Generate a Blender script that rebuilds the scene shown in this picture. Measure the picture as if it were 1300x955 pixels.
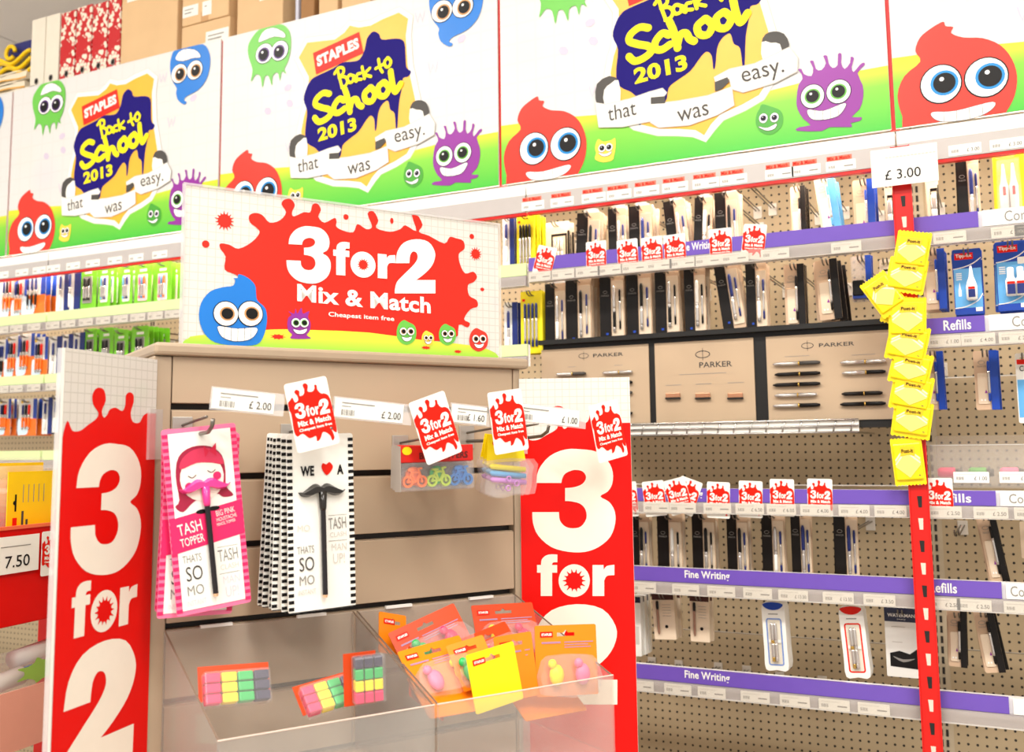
import bpy, bmesh, math, random
from mathutils import Vector, Matrix
from mathutils.geometry import tessellate_polygon
random.seed(7)
for o in list(bpy.data.objects): bpy.data.objects.remove(o)
scene = bpy.context.scene
col = scene.collection
# ---------------------------------------------------------------- camera
H = 1.45                                    # eye height
FPX = 1260.45                               # focal length in pixels of the 1300 wide frame
CX, CY = 650.0, 432.0                       # optical centre of the photograph
tilt, yaw, roll = (math.radians(a) for a in (6.208, 26.42, -0.654))
fw = Vector((-math.sin(yaw)*math.cos(tilt), math.cos(yaw)*math.cos(tilt), math.sin(tilt)))
r0 = Vector((math.cos(yaw), math.sin(yaw), 0)); u0 = r0.cross(fw)
cr = math.cos(roll)*r0 + math.sin(roll)*u0
cu = -math.sin(roll)*r0 + math.cos(roll)*u0
cam = bpy.data.cameras.new('camera'); camo = bpy.data.objects.new('camera', cam); col.objects.link(camo)
camo.matrix_world = Matrix(((cr.x, cu.x, -fw.x, 0), (cr.y, cu.y, -fw.y, 0), (cr.z, cu.z, -fw.z, H), (0, 0, 0, 1)))
cam.sensor_width = 36; cam.lens = FPX/1300*36; cam.shift_y = -(477.5-CY)/1300; cam.clip_start = .02
cam.dof.use_dof = True; cam.dof.focus_distance = 1.75; cam.dof.aperture_fstop = 5.6
scene.camera = camo
# ---------------------------------------------------------------- world, view, lights
w = bpy.data.worlds.new('world'); scene.world = w; w.use_nodes = True
w.node_tree.nodes['Background'].inputs[0].default_value = (1, .975, .945, 1)
w.node_tree.nodes['Background'].inputs[1].default_value = 0.62
vs = scene.view_settings
vs.view_transform = 'Standard'; vs.look = 'None'; vs.gamma = 1; vs.use_curve_mapping = False
vs.exposure = 0.42
def area(name, loc, sx, sy, power, color=(1, .965, .92), rot=(0, 0, 0)):
    l = bpy.data.lights.new(name, 'AREA'); l.shape = 'RECTANGLE'; l.size = sx; l.size_y = sy; l.energy = power; l.color = color
    o = bpy.data.objects.new(name, l); col.objects.link(o); o.location = loc; o.rotation_euler = rot
    return o
LAMPS = [(-3.6, -.2), (-1.2, -.2), (1.2, -.2), (-1.2, -2.4), (1.2, -2.4), (3.2, -1.0), (-6.6, 5.0), (-3.6, 5.0), (-.6, 5.0)]
for x, y in LAMPS: area('ceiling_lamp_light', (x, y, 3.93), 1.5, .5, 58)

# ---------------------------------------------------------------- materials
def lin(c):
    c = c/255
    return c/12.92 if c <= .04045 else ((c+.055)/1.055)**2.4
MATS = {}
def mat(name, rgb, rough=.5, metal=0, var=.04, scale=30, spec=.4, alpha=None, emit=0, coat=0):
    if name in MATS: return MATS[name]
    m = bpy.data.materials.new(name); m.use_nodes = True; MATS[name] = m
    nt = m.node_tree; b = nt.nodes['Principled BSDF']
    c = [lin(v) for v in rgb]
    tc = nt.nodes.new('ShaderNodeTexCoord'); n = nt.nodes.new('ShaderNodeTexNoise'); n.inputs['Scale'].default_value = scale
    nt.links.new(tc.outputs['Object'], n.inputs['Vector'])
    mx = nt.nodes.new('ShaderNodeMix'); mx.data_type = 'RGBA'
    mx.inputs['A'].default_value = [max(0, v*(1-var)) for v in c]+[1]; mx.inputs['B'].default_value = [min(1, v*(1+var)) for v in c]+[1]
    nt.links.new(n.outputs['Fac'], mx.inputs['Factor']); nt.links.new(mx.outputs['Result'], b.inputs['Base Color'])
    b.inputs['Roughness'].default_value = rough; b.inputs['Metallic'].default_value = metal; b.inputs['Specular IOR Level'].default_value = spec
    if coat: b.inputs['Coat Weight'].default_value = coat
    if emit: b.inputs['Emission Color'].default_value = c+[1]; b.inputs['Emission Strength'].default_value = emit
    if alpha is not None:
        out = nt.nodes['Material Output']; t = nt.nodes.new('ShaderNodeBsdfTransparent'); s = nt.nodes.new('ShaderNodeMixShader')
        t.inputs[0].default_value = [.6+.4*v for v in c]+[1]
        s.inputs[0].default_value = alpha; nt.links.new(t.outputs[0], s.inputs[1]); nt.links.new(b.outputs[0], s.inputs[2]); nt.links.new(s.outputs[0], out.inputs['Surface'])
    return m
def nodes_of(m): return m.node_tree.nodes, m.node_tree.links
white = mat('white_board', (238, 236, 230), .4); paper = mat('paper_white', (240, 238, 230), .6)
red = mat('print_red', (222, 12, 6), .4, spec=.2); sred = mat('splash_red', (222, 44, 30), .4, spec=.2); tagred = mat('tag_red', (222, 28, 6), .45, spec=.2)
black = mat('ink_black', (16, 13, 13), .4, spec=.25); dgrey = mat('ink_grey', (70, 66, 62), .5); mgrey = mat('mid_grey', (140, 136, 130), .5)
lgrey = mat('faint_ink', (205, 200, 192), .6); cream = mat('cream_print', (240, 230, 214), .5)
yel = mat('shield_yellow', (240, 180, 56), .35); brush = mat('brush_yellow', (250, 234, 24), .45, spec=.2); navy = mat('splash_blue', (30, 18, 112), .5, spec=.1)
tan = mat('stand_laminate', (180, 158, 132), .45, var=.05, scale=6); tan2 = mat('stand_laminate_cap', (170, 150, 126), .4)
dark = mat('dark_slot', (30, 26, 24), .6); steel = mat('chrome', (190, 188, 184), .25, 1.0); dsteel = mat('grey_wire', (120, 114, 106), .35, .8)
blackm = mat('black_metal', (24, 22, 20), .4); purple = mat('purple_strip', (108, 80, 178), .3); railw = mat('rail_white', (232, 230, 228), .35)
clear = mat('clear_acrylic', (236, 232, 226), .08, alpha=.14, spec=.6); clear2 = mat('clear_film', (246, 242, 240), .15, alpha=.13, spec=.6)
cedge = mat('acrylic_edge', (120, 100, 84), .2); clearw = mat('label_holder_clear', (240, 238, 236), .15, alpha=.35)
redm = mat('red_metal', (214, 22, 14), .35); carton = mat('carton', (206, 166, 118), .7, var=.08, scale=9); carton2 = mat('carton_light', (220, 184, 138), .7, var=.08, scale=9)
cartond = mat('carton_dark', (160, 116, 72), .7); tape = mat('parcel_tape', (196, 150, 100), .3)
orange = mat('orange_card', (240, 134, 8), .35); dorange = mat('deep_orange_card', (204, 64, 8), .35); yellowc = mat('yellow_card', (252, 226, 10), .35)
yel2 = mat('tape_yellow', (248, 206, 10), .35)
green = mat('pack_green', (118, 196, 40), .35); dgreen = mat('pack_dark_green', (52, 120, 20), .4); blue = mat('pack_blue', (20, 66, 170), .35); dblue = mat('deep_blue', (24, 40, 110), .35)
lblue = mat('light_blue', (96, 170, 226), .35); opack = mat('pack_orange', (236, 112, 28), .4); buff = mat('buff_card', (206, 176, 146), .55); buffl = mat('pale_card', (226, 206, 180), .5)
bbrown = mat('black_card', (20, 15, 13), .4, spec=.25); pink = mat('hot_pink', (232, 36, 100), .4); pinkl = mat('light_pink', (242, 120, 160), .4); pinkp = mat('pale_pink', (244, 206, 212), .5)
navyc = mat('navy_card', (24, 28, 62), .35); ylwcard = mat('lemon_card', (242, 226, 30), .35); silver = mat('pen_silver', (206, 200, 194), .25, .7); gold = mat('pen_gold', (206, 170, 90), .25, .8)
postit = mat('note_yellow', (252, 224, 0), .3, spec=.5); postpale = mat('note_pale', (250, 246, 200), .35); amber = mat('note_amber', (244, 196, 30), .4)

# pegboard: punched holes on a square grid
PITCH = .0215
def pegboard(name, rgb):
    m = mat(name, rgb, .55, var=.05, scale=3)
    nd, lk = nodes_of(m); b = nd['Principled BSDF']
    tc = nd.new('ShaderNodeTexCoord'); sp = nd.new('ShaderNodeSeparateXYZ'); lk.new(tc.outputs['Object'], sp.inputs[0])
    def mth(op, a, bb=None):
        n = nd.new('ShaderNodeMath'); n.operation = op
        for i, v in enumerate((a, bb)):
            if v is None: continue
            if isinstance(v, (int, float)): n.inputs[i].default_value = v
            else: lk.new(v, n.inputs[i])
        return n.outputs[0]
    d = []
    for ax in ('X', 'Z'):
        f = mth('FRACT', mth('DIVIDE', mth('ADD', sp.outputs[ax], 20*PITCH*1000), PITCH)); d.append(mth('POWER', mth('SUBTRACT', f, .5), 2))
    hole = mth('LESS_THAN', mth('ADD', d[0], d[1]), .0225)
    src = b.inputs['Base Color'].links[0].from_socket
    mx = nd.new('ShaderNodeMix'); mx.data_type = 'RGBA'; lk.new(hole, mx.inputs['Factor']); lk.new(src, mx.inputs['A']); mx.inputs['B'].default_value = (.012, .01, .008, 1)
    lk.new(mx.outputs['Result'], b.inputs['Base Color'])
    return m
peg = pegboard('pegboard', (168, 150, 120))
# poster paper with a faint printed grid
def gridpaper(name, base, sc, tint=(226, 222, 214), amt=.5):
    m = mat(name, base, .35, var=.015, scale=8)
    nd, lk = nodes_of(m); b = nd['Principled BSDF']; tc = nd.new('ShaderNodeTexCoord'); mp = nd.new('ShaderNodeMapping'); mp.inputs['Rotation'].default_value = (math.radians(90), 0, 0)
    br = nd.new('ShaderNodeTexBrick'); lk.new(tc.outputs['Object'], mp.inputs[0]); lk.new(mp.outputs[0], br.inputs['Vector'])
    br.offset = 0; br.inputs['Scale'].default_value = sc; br.inputs['Brick Width'].default_value = .5; br.inputs['Row Height'].default_value = .5; br.inputs['Mortar Size'].default_value = .03
    br.inputs['Color1'].default_value = br.inputs['Color2'].default_value = (1, 1, 1, 1); br.inputs['Mortar'].default_value = [lin(v) for v in tint]+[1]
    vo = nd.new('ShaderNodeTexVoronoi'); vo.inputs['Scale'].default_value = sc*.35; lk.new(tc.outputs['Object'], vo.inputs['Vector'])
    rp = nd.new('ShaderNodeValToRGB'); rp.color_ramp.elements[0].color = (.5, .5, .5, 1); rp.color_ramp.elements[1].color = (1, 1, 1, 1); rp.color_ramp.elements[0].position = .12; rp.color_ramp.elements[1].position = .3
    lk.new(vo.outputs['Distance'], rp.inputs[0])
    m1 = nd.new('ShaderNodeMix'); m1.data_type = 'RGBA'; m1.blend_type = 'MULTIPLY'; m1.inputs['Factor'].default_value = amt
    lk.new(b.inputs['Base Color'].links[0].from_socket, m1.inputs['A']); lk.new(br.outputs['Color'], m1.inputs['B'])
    tint2 = nd.new('ShaderNodeMix'); tint2.data_type = 'RGBA'; tint2.inputs['Factor'].default_value = .82; lk.new(vo.outputs['Color'], tint2.inputs['A']); tint2.inputs['B'].default_value = (1, 1, 1, 1)
    sel = nd.new('ShaderNodeMix'); sel.data_type = 'RGBA'; lk.new(rp.outputs[0], sel.inputs['Factor']); lk.new(tint2.outputs['Result'], sel.inputs['A']); sel.inputs['B'].default_value = (1, 1, 1, 1)
    m2 = nd.new('ShaderNodeMix'); m2.data_type = 'RGBA'; m2.blend_type = 'MULTIPLY'; m2.inputs['Factor'].default_value = .6
    lk.new(m1.outputs['Result'], m2.inputs['A']); lk.new(sel.outputs['Result'], m2.inputs['B']); lk.new(m2.outputs['Result'], b.inputs['Base Color'])
    return m
header_paper = gridpaper('header_paper', (218, 217, 214), 9, amt=.1)
sign_paper = gridpaper('sign_paper', (218, 214, 206), 40, (204, 204, 196), .45)
# printed gradients run along the print's own height
def gradient(name, z0, z1, stops, rough=.35):
    m = mat(name, (255, 255, 255), rough)
    nd, lk = nodes_of(m); b = nd['Principled BSDF']; tc = nd.new('ShaderNodeTexCoord'); sp = nd.new('ShaderNodeSeparateXYZ'); lk.new(tc.outputs['Object'], sp.inputs[0])
    mr = nd.new('ShaderNodeMapRange'); mr.inputs[1].default_value = z0; mr.inputs[2].default_value = z1; lk.new(sp.outputs['Z'], mr.inputs[0])
    rp = nd.new('ShaderNodeValToRGB'); lk.new(mr.outputs[0], rp.inputs[0])
    e = rp.color_ramp.elements
    while len(e) < len(stops): e.new(.5)
    for k, (p, c) in enumerate(stops): e[k].position = p; e[k].color = [lin(v) for v in c]+[1]
    lk.new(rp.outputs[0], b.inputs['Base Color'])
    return m
grass_h = gradient('printed_grass', 0, .17, [(0, (70, 190, 60)), (.62, (130, 206, 60)), (1, (240, 224, 40))])
grass_s = gradient('printed_grass_sign', 0, .05, [(0, (150, 206, 60)), (1, (244, 226, 60))])

# ---------------------------------------------------------------- mesh helpers
class MB:
    def __init__(s): s.v = []; s.f = []
    def add(s, vs, fs):
        n = len(s.v); s.v += [tuple(v) for v in vs]; s.f += [[i+n for i in f] for f in fs]; return s
    def box(s, x0, x1, y0, y1, z0, z1, M=None):
        vs = [Vector((x, y, z)) for x in (x0, x1) for y in (y0, y1) for z in (z0, z1)]
        if M: vs = [M @ v for v in vs]
        return s.add(vs, [(0, 1, 3, 2), (4, 6, 7, 5), (0, 4, 5, 1), (2, 3, 7, 6), (0, 2, 6, 4), (1, 5, 7, 3)])
    def prism(s, pts, y0, y1=None, holes=()):
        loops = [list(pts)]+[list(h) for h in holes]
        flat = [p for l in loops for p in l]
        tri = tessellate_polygon([[Vector((x, z, 0)) for x, z in l] for l in loops])
        s.add([(x, y0, z) for x, z in flat], tri)
        if y1 is not None:
            s.add([(x, y1, z) for x, z in flat], tri); n = len(s.v)-2*len(flat); k = 0
            for l in loops:
                m = len(l)
                for i in range(m):
                    a = n+k+i; b = n+k+(i+1) % m; s.f.append([a, b, b+len(flat), a+len(flat)])
                k += m
        return s
    def tube(s, path, r, n=8, rs=None):
        P = [Vector(p) for p in path]; base = len(s.v); up = Vector((.123, .2, 1)).normalized()
        for i, p in enumerate(P):
            t = (P[min(i+1, len(P)-1)]-P[max(i-1, 0)]).normalized(); a = t.cross(up)
            if a.length < 1e-4: a = t.cross(Vector((1, 0, 0)))
            a.normalize(); b = t.cross(a); rr = rs[i] if rs else r
            for k in range(n):
                q = p+rr*(math.cos(2*math.pi*k/n)*a+math.sin(2*math.pi*k/n)*b); s.v.append(tuple(q))
        for i in range(len(P)-1):
            for k in range(n):
                a = base+i*n+k; b = base+i*n+(k+1) % n; s.f.append([a, b, b+n, a+n])
        s.f.append([base+k for k in range(n)][::-1]); s.f.append([base+(len(P)-1)*n+k for k in range(n)])
        return s
    def ball(s, c, r, sx=1, sy=1, sz=1, n=10, m=6):
        base = len(s.v)
        for j in range(m+1):
            th = math.pi*j/m
            for k in range(n):
                ph = 2*math.pi*k/n; s.v.append((c[0]+r*sx*math.sin(th)*math.cos(ph), c[1]+r*sy*math.sin(th)*math.sin(ph), c[2]+r*sz*math.cos(th)))
        for j in range(m):
            for k in range(n):
                a = base+j*n+k; b = base+j*n+(k+1) % n; s.f.append([a, b, b+n, a+n])
        return s
    def mesh(s, name, m, bevel=0, smooth=False):
        me = bpy.data.meshes.new(name); me.from_pydata(s.v, [], s.f)
        bm = bmesh.new(); bm.from_mesh(me)
        bmesh.ops.remove_doubles(bm, verts=bm.verts, dist=1e-6)
        if bevel: bmesh.ops.bevel(bm, geom=[e for e in bm.edges], offset=bevel, segments=2, affect='EDGES', profile=.5)
        bmesh.ops.recalc_face_normals(bm, faces=bm.faces); bm.to_mesh(me); bm.free()
        if smooth:
            for p in me.polygons: p.use_smooth = True
        me.materials.append(m); return me
    def build(s, name, m, parent=None, bevel=0, smooth=False, loc=(0, 0, 0), rot=(0, 0, 0)):
        return obj(name, s.mesh(name, m, bevel, smooth), parent, loc, rot)
def obj(name, me, parent=None, loc=(0, 0, 0), rot=(0, 0, 0)):
    o = bpy.data.objects.new(name, me); col.objects.link(o); o.parent = parent; o.location = loc; o.rotation_euler = rot
    return o
def tag(o, label, cat, group=None):
    o['label'] = label; o['category'] = cat
    if group: o['group'] = group
    return o
def struct(o): o['kind'] = 'structure'; return o
def thing(name, label, cat, loc=(0, 0, 0), rot=(0, 0, 0), group=None):
    o = bpy.data.objects.new(name, None); col.objects.link(o); o.location = loc; o.rotation_euler = rot; o.empty_display_size = .02
    return tag(o, label, cat, group)
def dup(o, parent=None, loc=None, rot=None, label=None):
    c = o.copy(); col.objects.link(c); c.parent = parent
    if loc is not None: c.location = loc
    if rot is not None: c.rotation_euler = rot
    if label: c['label'] = label
    for ch in o.children: dup(ch, c)
    return c
def sm(pts, k=4, closed=True):
    n = len(pts); out = []
    for i in range(n if closed else n-1):
        g = (lambda j: pts[j % n]) if closed else (lambda j: pts[min(max(j, 0), n-1)])
        p0, p1, p2, p3 = g(i-1), g(i), g(i+1), g(i+2)
        for j in range(k):
            t = j/k
            out.append(tuple(.5*(2*b+(c-a)*t+(2*a-5*b+4*c-d)*t*t+(3*b-a-3*c+d)*t**3) for a, b, c, d in zip(p0, p1, p2, p3)))
    if not closed: out.append(tuple(pts[-1]))
    return out
def ell(cx, cz, rx, rz=None, n=24, rot=0):
    rz = rz or rx
    return [(cx+rx*math.cos(a)*math.cos(rot)-rz*math.sin(a)*math.sin(rot), cz+rx*math.cos(a)*math.sin(rot)+rz*math.sin(a)*math.cos(rot)) for a in (2*math.pi*i/n for i in range(n))]
def grow(pts, d):
    n = len(pts); A = sum(pts[i][0]*pts[(i+1) % n][1]-pts[(i+1) % n][0]*pts[i][1] for i in range(n)); sg = 1 if A > 0 else -1; out = []
    for i in range(n):
        a, b = pts[i-1], pts[(i+1) % n]; tx, tz = b[0]-a[0], b[1]-a[1]; l = math.hypot(tx, tz) or 1
        out.append((pts[i][0]+sg*tz/l*d, pts[i][1]-sg*tx/l*d))
    return out
def rrect(x0, x1, z0, z1, r, n=4):
    out = []
    for cx, cz, a0 in ((x1-r, z1-r, 0), (x0+r, z1-r, 90), (x0+r, z0+r, 180), (x1-r, z0+r, 270)):
        for i in range(n+1):
            a = math.radians(a0+90*i/n); out.append((cx+r*math.cos(a), cz+r*math.sin(a)))
    return out
def rect(x0, x1, z0, z1): return [(x0, z0), (x1, z0), (x1, z1), (x0, z1)]
def splat(cx, cz, r, n=11, amp=.45, seed=1, sx=1, sz=1):
    rnd = random.Random(seed); out = []
    for i in range(n):
        a = 2*math.pi*i/n; k = 1+amp*rnd.uniform(.35, 1)
        for da, q in ((-.36, .88), (-.12, .95*k), (0, 1.05*k), (.12, .95*k), (.36, .88)):
            b = a+da*2*math.pi/n*.75; out.append((cx+sx*r*q*math.cos(b), cz+sz*r*q*math.sin(b)))
    return sm(out, 2)
LAY = .0006
SPLIT = {'eye', 'iris', 'pupil', 'eye_outline', 'glint', 'offer_digits', 'red_drop', 'red_puddle', 'cheek'}
def art(parent, name, pts, layer, m, y=0, holes=(), group=None):
    polys = pts if isinstance(pts[0][0], (list, tuple)) else [pts]
    if len(polys) > 1 and name in SPLIT:
        for p in polys: o = art(parent, name, p, layer, m, y)
        return o
    mb = MB()
    for i, p in enumerate(polys): mb.prism(p, y-LAY*layer-i*3e-6, holes=holes)
    return mb.build(name, m, parent)
def stroke(path, wd, k=5):                   # brush stroke with round ends, as polygons
    P = sm(path, k, False) if len(path) > 2 else path; polys = []
    L = []; R = []
    for i, p in enumerate(P):
        a = P[max(i-1, 0)]; b = P[min(i+1, len(P)-1)]; tx, tz = b[0]-a[0], b[1]-a[1]; l = math.hypot(tx, tz) or 1
        L.append((p[0]-tz/l*wd/2, p[1]+tx/l*wd/2)); R.append((p[0]+tz/l*wd/2, p[1]-tx/l*wd/2))
    for i in range(len(P)-1): polys.append([L[i], R[i], R[i+1], L[i+1]])
    for p in P[::2]+[P[-1]]: polys.append(ell(p[0], p[1], wd/2, n=12))
    return polys
TXT = {}
def glyphs(body, bold=0, shear=0):
    key = (body, bold, shear)
    if key not in TXT:
        cu_ = bpy.data.curves.new('t', 'FONT'); cu_.body = body; cu_.size = 1; cu_.offset = bold; cu_.shear = shear; cu_.resolution_u = 3; cu_.space_character = 1+bold*1.2
        cu_.fill_mode = 'FRONT'
        o = bpy.data.objects.new('t', cu_); col.objects.link(o); dg = bpy.context.evaluated_depsgraph_get()
        me = bpy.data.meshes.new_from_object(o.evaluated_get(dg))
        vs = [(v.co.x, v.co.y) for v in me.vertices]; fs = [list(p.vertices) for p in me.polygons]
        bpy.data.objects.remove(o); bpy.data.curves.remove(cu_); bpy.data.meshes.remove(me)
        xs = [v[0] for v in vs]; zs = [v[1] for v in vs]; x0, x1, z0, z1 = min(xs), max(xs), min(zs), max(zs)
        TXT[key] = ([((x-x0)/(x1-x0), (z-z0)/(z1-z0)) for x, z in vs], fs, (x1-x0)/(z1-z0))
    return TXT[key]
def text(parent, body, x0, x1, z0, z1, m, y=0, layer=1, bold=0, shear=0, rot=0, name='lettering', quad=None):
    vs, fs, asp = glyphs(body, bold, shear)
    if quad:                                 # quad = bottom-left, bottom-right, top-left
        (ax, az), (bx, bz), (cx_, cz_) = quad
        P = [(ax+u*(bx-ax)+v*(cx_-ax), az+u*(bz-az)+v*(cz_-az)) for u, v in vs]
    else:
        mx, mz = (x0+x1)/2, (z0+z1)/2; c, s = math.cos(rot), math.sin(rot)
        P = []
        for u, v in vs:
            dx, dz = x0+u*(x1-x0)-mx, z0+v*(z1-z0)-mz; P.append((mx+dx*c-dz*s, mz+dx*s+dz*c))
    mb = MB(); mb.add([(x, y-LAY*layer, z) for x, z in P], fs)
    return mb.build(name, m, parent)

# ---------------------------------------------------------------- planes measured in the photograph
class Plane:                                 # vertical plane, local x along it, z up, -y towards the viewer
    def __init__(s, th, d=None, through=None):
        s.th = math.radians(th); s.ax = Vector((math.cos(s.th), math.sin(s.th), 0)); s.n = Vector((-math.sin(s.th), math.cos(s.th), 0))
        s.d = d if through is None else through.dot(s.n)
        s.o = s.n*s.d
    def hit(s, px, py):
        v = fw+(px-CX)/FPX*cr-(py-CY)/FPX*cu; p = v*(s.d/v.dot(s.n)); return Vector((p.x, p.y, p.z+H))
    def uv(s, px, py):
        p = s.hit(px, py); return ((p-s.o).dot(s.ax), p.z)
    def off(s, e): return Plane(math.degrees(s.th), s.d-e)      # e metres towards the viewer
    def at(s, u, z, e=0): p = s.o+s.ax*u-s.n*e; return Vector((p.x, p.y, z))
YF, YB = 2.346, 2.82
WALL = Plane(0, YF)
def ordinal(n): return ['first', 'second', 'third', 'fourth', 'fifth', 'sixth', 'seventh', 'eighth', 'ninth', 'tenth', 'eleventh', 'twelfth'][n]

# ================================================================ the room
floor_m = mat('vinyl_floor', (176, 166, 152), .35, var=.06, scale=2)
struct(MB().box(-9, 6, -5, 7, -.05, 0).build('floor', floor_m))
ceil_m = mat('ceiling_board', (236, 231, 226), .8, var=.03, scale=2)
ceiling = struct(thing('ceiling', 'pale grey ceiling of flat boards over the aisle', 'ceiling'))
bw = 1.2
for i in range(13):
    for j in range(10):
        MB().box(-9+i*bw+.006, -9+(i+1)*bw-.006, -5+j*bw+.006, -5+(j+1)*bw-.006, 4.0, 4.03).build('ceiling_panel', ceil_m, ceiling)
MB().box(-9, 6.6, -5, 7, 4.03, 4.06).build('ceiling_backing', mat('ceiling_joint', (120, 114, 108), .8), ceiling)
struct(MB().box(-9, 6, 6.9, 7, 0, 4).build('wall_back', mat('store_wall', (204, 198, 190), .8)))
beam = tag(MB().box(-9, 6, 4.3, 4.75, 3.55, 3.95).build('ceiling_duct', mat('duct_grey', (238, 235, 236), .5), bevel=.02), 'long pale grey boxed duct running under the ceiling', 'duct')
pipe = tag(MB().tube([(-9, 3.95, 3.62), (6, 3.95, 3.62)], .05, 12).build('ceiling_pipe', mat('pipe_grey', (186, 180, 178), .4), smooth=True), 'thin grey pipe running beside the ceiling duct', 'pipe')
lamp_m = mat('lamp_diffuser', (255, 246, 232), .4, emit=3.0); lampf = mat('lamp_frame', (225, 225, 222), .4)
for i, (x, y) in enumerate(LAMPS):
    t = thing('ceiling_lamp', 'white rectangular ceiling light with a glowing diffuser over the aisle', 'lamp', (x, y, 3.94), group='ceiling lights')
    MB().box(-.8, .8, -.3, .3, .03, .06).build('housing', lampf, t)
    MB().box(-.75, .75, -.25, .25, .01, .03).build('diffuser', lamp_m, t)

# ---------------------------------------------------------------- gondola bays
BW = .926
BAY = {'B': -.19, 'A': -.19-BW, 'C': -.19-2*BW, 'D': -.19-3*BW, 'E': -.19-4*BW}
bay_lab = {'A': 'tan pegboard shelving bay holding pens and three display boards', 'B': 'tan pegboard shelving bay holding refills and correction fluid', 'C': 'tan pegboard shelving bay behind the grey slatwall stand',
           'D': 'pegboard shelving bay with blue, orange and green pen packs', 'E': 'pegboard shelving bay beyond the green packs, under the stacked envelopes'}
frame_m = mat('upright_tan', (176, 162, 138), .45); topsh = mat('top_shelf_white', (240, 238, 234), .4)
for k, x0 in BAY.items():
    t = thing('gondola_bay', bay_lab[k], 'shelving bay', (x0, YB, 0), group=None)
    zs = [.16, .52, .93, 1.34, 1.62, 2.0, 2.42]
    for a, b in zip(zs, zs[1:]):
        MB().box(.022, BW-.022, 0, .012, a+.0015, b-.0015).build('back_panel', peg, t)
    u = MB().box(-.022, .022, .001, .04, 0, 2.75).build('upright', frame_m, t)
    s = MB()
    for i in range(95):
        z = .2+i*.0256
        s.box(-.0095, -.0035, -.0006, .002, z, z+.017); s.box(.0035, .0095, -.0006, .002, z, z+.017)
    s.build('slots', dark, u)
for k, x0 in BAY.items():
    t = thing('base_shelf', 'tan base shelf at the foot of the '+{'A': 'pen bay', 'B': 'refill bay', 'C': 'bay behind the stand', 'D': 'bay of green packs', 'E': 'far bay'}[k], 'shelf', (x0, YF, 0))
    MB().box(.001, BW-.001, .02, YB-YF-.002, .10, .16).build('deck', frame_m, t, bevel=.003); MB().box(.001, BW-.001, .05, .065, 0, .10).build('kick_plate', dark, t)
tube_m = mat('lamp_tube', (255, 240, 222), .3, emit=2.2)
for k, x0 in BAY.items():
    t = thing('shelf_lamp', 'slim glowing lamp tube behind the poster over the '+{'A': 'pen bay', 'B': 'refill bay', 'C': 'bay behind the stand', 'D': 'bay of green packs', 'E': 'far bay'}[k], 'lamp', (x0, YF+.07, 2.24))
    MB().box(.05, BW-.05, -.02, .02, .012, .052).build('lamp_housing', lampf, t); MB().tube([(.06, 0, 0), (BW-.06, 0, 0)], .012, 10).build('lamp_tube', tube_m, t, smooth=True)
    area('shelf_lamp_light', (x0+BW/2, YF+.07, 2.225), BW-.12, .03, 5.5, (1, .88, .76))
for k, x0 in BAY.items():
    t = thing('top_shelf', {'A': 'white top shelf over the pen bay, its edge full of price labels', 'B': 'white top shelf over the refill bay', 'C': 'white top shelf behind the red and white sign',
              'D': 'white top shelf over the green packs', 'E': 'white top shelf at the far bay past the green packs'}[k], 'shelf', (x0, YF, 0), group=None)
    MB().box(.003, BW-.003, .004, YB-YF-.002, 2.293, 2.31).build('board', topsh, t)
    MB().box(.002, BW-.002, -.0065, .02, 2.121, 2.151).build('front_edge', topsh, t)
    MB().box(.003, BW-.003, -.006, .004, 2.075, 2.121).build('label_channel', mat('channel_grey', (190, 184, 180), .3), t)
    MB().box(.003, BW-.003, -.004, .012, 2.0675, 2.0745).build('red_lip', redm, t)
    MB().box(.003, BW-.003, .075, YB-YF-.002, 2.735, 2.755).build('upper_board', topsh, t)
    for xx in (.003, BW-.018): MB().box(xx, xx+.015, .08, YB-YF-.002, 2.60, 2.735).build('bracket', frame_m, t)

# ---------------------------------------------------------------- header posters
PAN = [-4.193, -3.193, -2.193, -1.193, -.193]
Z0H, Z1H = 2.158, 2.772
def zz(ox, oy, sc, x0, z0, pl=WALL):         # zoomed photograph coordinates -> local print coordinates
    def f(x, y):
        u, v = pl.uv(ox+x/sc, oy+y/sc); return (u-x0, v-z0)
    return f
def mp(f, L): return [f(*p) for p in L]
h2 = zz(320, 0, 3.939, -2.186, Z0H); h3 = zz(640, 0, 3.939, -1.193, Z0H); h4 = zz(970, 0, 3.939, -1.193, Z0H); h1 = zz(0, 0, 3.939, -3.178, Z0H)
sky = mat('eye_white', (250, 250, 248), .35)
def eyes(parent, L, iris_m, layer, look=(0, 0), ir=.72, pu=.58):
    for nm, k, m_, ly in (('eye_outline', 1.06, black, 0), ('eye', 1, sky, 1), ('iris', ir, iris_m, 2), ('pupil', pu, black, 3)):
        art(parent, nm, [ell(x+(look[0]*r if ly > 1 else 0), z+(look[1]*r if ly > 1 else 0), r*k, (rz if ly < 2 else r*1.0)*k) for x, z, r, rz in L], layer+ly, m_)
    art(parent, 'glint', [ell(x+look[0]*r-.2*r, z+look[1]*r+.25*r, r*.13) for x, z, r, rz in L], layer+4, sky)
def smile(parent, pts, layer, teeth=5):
    p = sm(pts, 4); art(parent, 'smile_outline', grow(p, .0016 if teeth else .0008), layer, black); art(parent, 'smile', p, layer+1, sky)
    if teeth:
        xs = [q[0] for q in p]; x0, x1 = min(xs), max(xs); L = []
        for i in range(1, teeth):
            x = x0+(x1-x0)*i/teeth; zc = [q[1] for q in sorted(p, key=lambda q: abs(q[0]-x))[:6]]
            L.append(rect(x-.0006, x+.0006, min(zc), max(zc)))
        art(parent, 'teeth_lines', L, layer+2, dgrey)
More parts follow.
